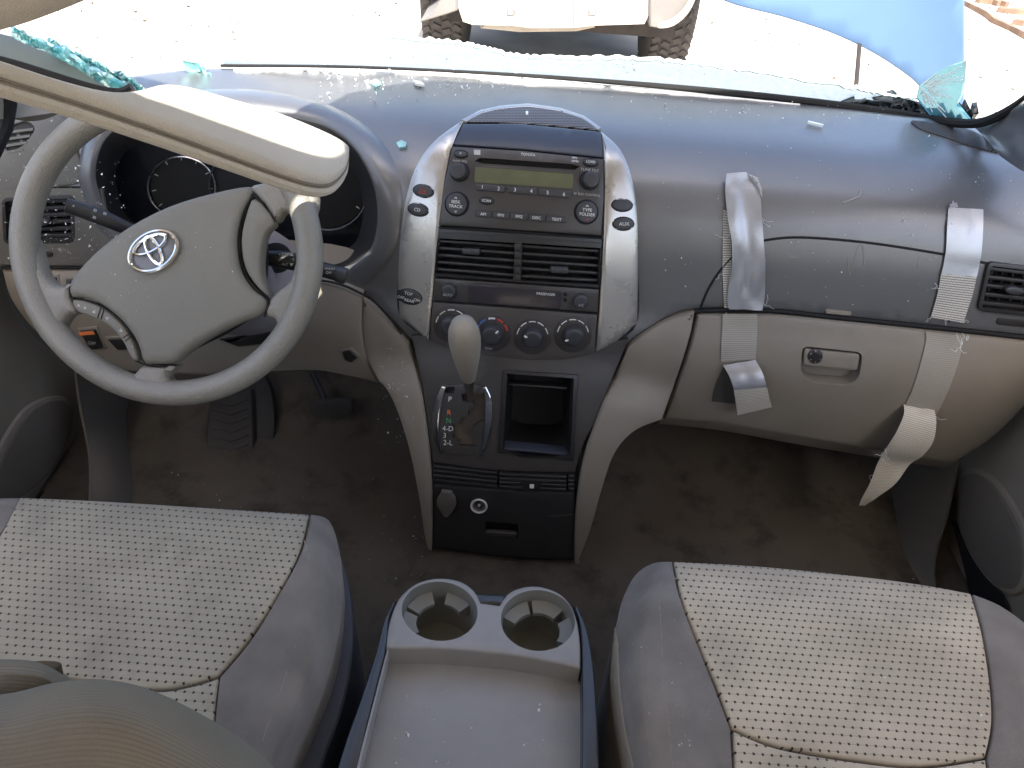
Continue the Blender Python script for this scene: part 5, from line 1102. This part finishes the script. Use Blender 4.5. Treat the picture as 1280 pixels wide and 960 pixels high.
sheet(S_b, [(657, -30), (659, -30), (661, 34), (659, 34)], 'bumper_groove', M_flare, tr, h=.002, t=.004, step=0); sheet(S_b, [(716, -30), (718, -30), (718, 34), (716, 34)], 'bumper_groove', M_flare, tr, h=.002, t=.004, step=0)
for x_ in (666, 690, 706): sheet(S_b, ell(x_, 27, 1.2, 1.2, 0, 8), 'bolt', M_flare, tr, h=.004, t=.004, step=0)
extr(Surf(lambda x, y: yy(x, y, TY + .12)), [(604, 32), (600, 36), (650, 41), (720, 40), (744, 35), (744, 28), (604, 28)], 'valance', mat('valance_tan', (.27, .24, .2), .6, bump=0), dY=.2)
extr(Surf(lambda x, y: yy(x, y, TY + .05)), [(812, -60), (812, 34), (824, 36), (840, 32), (858, 18), (868, 0), (875, -60)], 'wheel_flare', M_flare, dY=.5)
extr(Surf(lambda x, y: yy(x, y, TY + .05)), [(571, -30), (571, 14), (560, 18), (540, 24), (524, 29), (540, 18), (550, 0), (545, -30)], 'wheel_flare', M_flare, dY=.5)
extr(Surf(lambda x, y: yy(x, y, TY + .02)), smooth([(824, 36), (842, 33), (860, 18), (871, -4), (871, -14), (866, -14), (858, 8), (842, 24), (824, 31)], 3), 'flare_lip', mat('flare_lip_tan', (.36, .33, .28), .5, bump=0), dY=.1, bev=1)
MB().box((TX + .03, TY + 1.6, .48), (1.25, 2.6, .34)).build('underbody', M_under, tr)
MB().tube([(TX - .55, TY + .75, .40), (TX + .65, TY + .75, .40)], .05, 10).build('axle', M_under, tr)
MB().tube([(TX - .15, TY + .5, .38), (TX - .05, TY + .45, .33), (TX + .12, TY + .45, .33), (TX + .22, TY + .5, .38)], .03, 8).build('skid_bar', M_under, tr)
MB().box((TX + .03, TY + .4, .5), (1.05, .3, .12)).build('crossmember', M_under, tr)
for sx, X_ in ((-1, -.545), (1, .775)):
    wl = MB(); R = .40; W = .245; c0 = Vector((X_, TY + .82, R))
    wl.lathe(c0 - Vector((W / 2, 0, 0)), (1, 0, 0), [(.22, 0), (.33, -.005), (.375, .01), (.392, .03), (.394, W - .03), (.375, W - .01), (.33, W + .005), (.22, W), (.0001, W)], 56, ref=(0, 0, 1))
    w_ = wl.build('wheel', M_tyre, tr, 40); tb = MB(); random.seed(3)
    for a in range(46):
        for k in range(4):
            ang = 2 * math.pi * (a + .5 * (k & 1)) / 46; rd = Vector((0, math.sin(ang), math.cos(ang))); tn = Vector((0, math.cos(ang), -math.sin(ang))); u = -W / 2 + .034 + k * (W - .068) / 3
            M_ = Matrix(((1, 0, 0), tuple(tn), tuple(rd))).transposed() @ Matrix.Rotation((.5, -.45, .45, -.5)[k] + rn(.1), 3, 'Z')
            tb.box(c0 + rd * (R - .004) + Vector((u, 0, 0)), (.046, .028, .016), M_)
    tb.build('tread', M_tyre, w_, 20, 'stuff')
# cab and body above the bumper (mostly out of the picture)
def prof(pts, X0, X1, name, m_):
    mb = MB(); a = mb.ring([(X0, y, z) for y, z in pts]); b = mb.ring([(X1, y, z) for y, z in pts]); mb.bridge(a, b); mb.cap(a); mb.cap(b[::-1]); return mb.build(name, m_, tr, 30)
prof([(TY + .10, .80), (TY + .12, 1.08), (TY + .3, 1.16), (TY + 1.35, 1.24), (TY + 1.9, 1.78), (TY + 3.2, 1.82), (TY + 3.5, 1.25), (TY + 5.2, 1.22), (TY + 5.2, .6), (TY + 1.4, .6), (TY + 1.3, .85), (TY + .35, .85)], TX - .85, TX + .91, 'body', M_truck)
prof([(TY + .08, .86), (TY + .085, 1.02), (TY + .12, 1.02), (TY + .12, .86)], TX - .45, TX + .51, 'grille', M_flare)
for X_ in (TX - .68, TX + .74): MB().box((X_, TY + .10, .95), (.28, .05, .17)).build('headlight', M_chrome, tr)
prof([(TY + 1.42, 1.27), (TY + 1.86, 1.72), (TY + 1.89, 1.70), (TY + 1.45, 1.25)], TX - .7, TX + .76, 'windshield', M_rail)
# ---- light blue body panel leaning beyond the corner, with its prop rod
bpnl = thing('blue_car_panel', 'smooth light blue car body panel standing beyond the cracked corner', 'car panel', yy(1100, 60, 2.0))
S_bl = Surf(lambda x, y: yy(x, y, 2.15 - .05 * ((x - 1050) / 150) ** 2))
q = smooth([(840, -40), (905, 1), (980, 22), (1040, 42), (1090, 66), (1130, 92), (1152, 112), (1170, 140), (1190, 175)], 5, False) + [(1203, 178), (1206, 100), (1205, 0), (1204, -60), (1100, -90), (950, -80)]
sheet(S_bl, q, 'panel_skin', M_paintb, bpnl, h=0, t=.012, bev=2, bh=.006, step=18, ang=60)
MB().tube([S_bl.p(1077, 55, -.02), yy(1070, 110, 1.95), yy(1068, 135, 1.9)], .006, 8).build('prop_rod', M_under, bpnl)
MB().tube([S_bl.p(1195, 170, -.02), Vector((1.12, 2.15, .45)), Vector((1.12, 2.2, 0))], .015, 8).build('stand_leg', M_under, bpnl)
# ---- boards lying on the ground at the far right
for i, (a, b, w_, m_, lb) in enumerate((((1206, 2), (1330, 72), 1.3, M_wood, 'long thin weathered board nearest on the ground at top right'), ((1220, -2), (1262, 4), 3.4, M_wood, 'wide brown board piece at the upper edge right of the blue panel'), ((1248, 11), (1300, 14), 3.0, M_wood, 'short split brown board in the rubble at top right'), ((1266, 25), (1320, 34), 2.2, M_wood, 'last brown board beside the right frame edge'))):
    A = zz(*a, .03); B = zz(*b, .03); d = (B - A); L = d.length; d.normalize(); sd = Vector((-d.y, d.x, 0)); W = w_ * .016
    mb = MB(); random.seed(40 + i); prev = None
    for k in range(9):
        c_ = A + d * L * k / 8 + sd * rn(.02); ww = W * random.uniform(.4, 1.2) * (.3 if k in (0, 8) else 1)
        r_ = mb.ring([c_ + sd * ww + Vector((0, 0, -.03)), c_ + sd * ww + Vector((0, 0, .012 + rn(.006))), c_ - sd * ww + Vector((0, 0, .012 + rn(.006))), c_ - sd * ww + Vector((0, 0, -.03))])
        if prev: mb.bridge(prev, r_)
        else: mb.cap(r_)
        prev = r_
    mb.cap(prev[::-1]); tag(mb.build('timber_board', m_, None, 30), lb, 'board', 'boards on the ground')
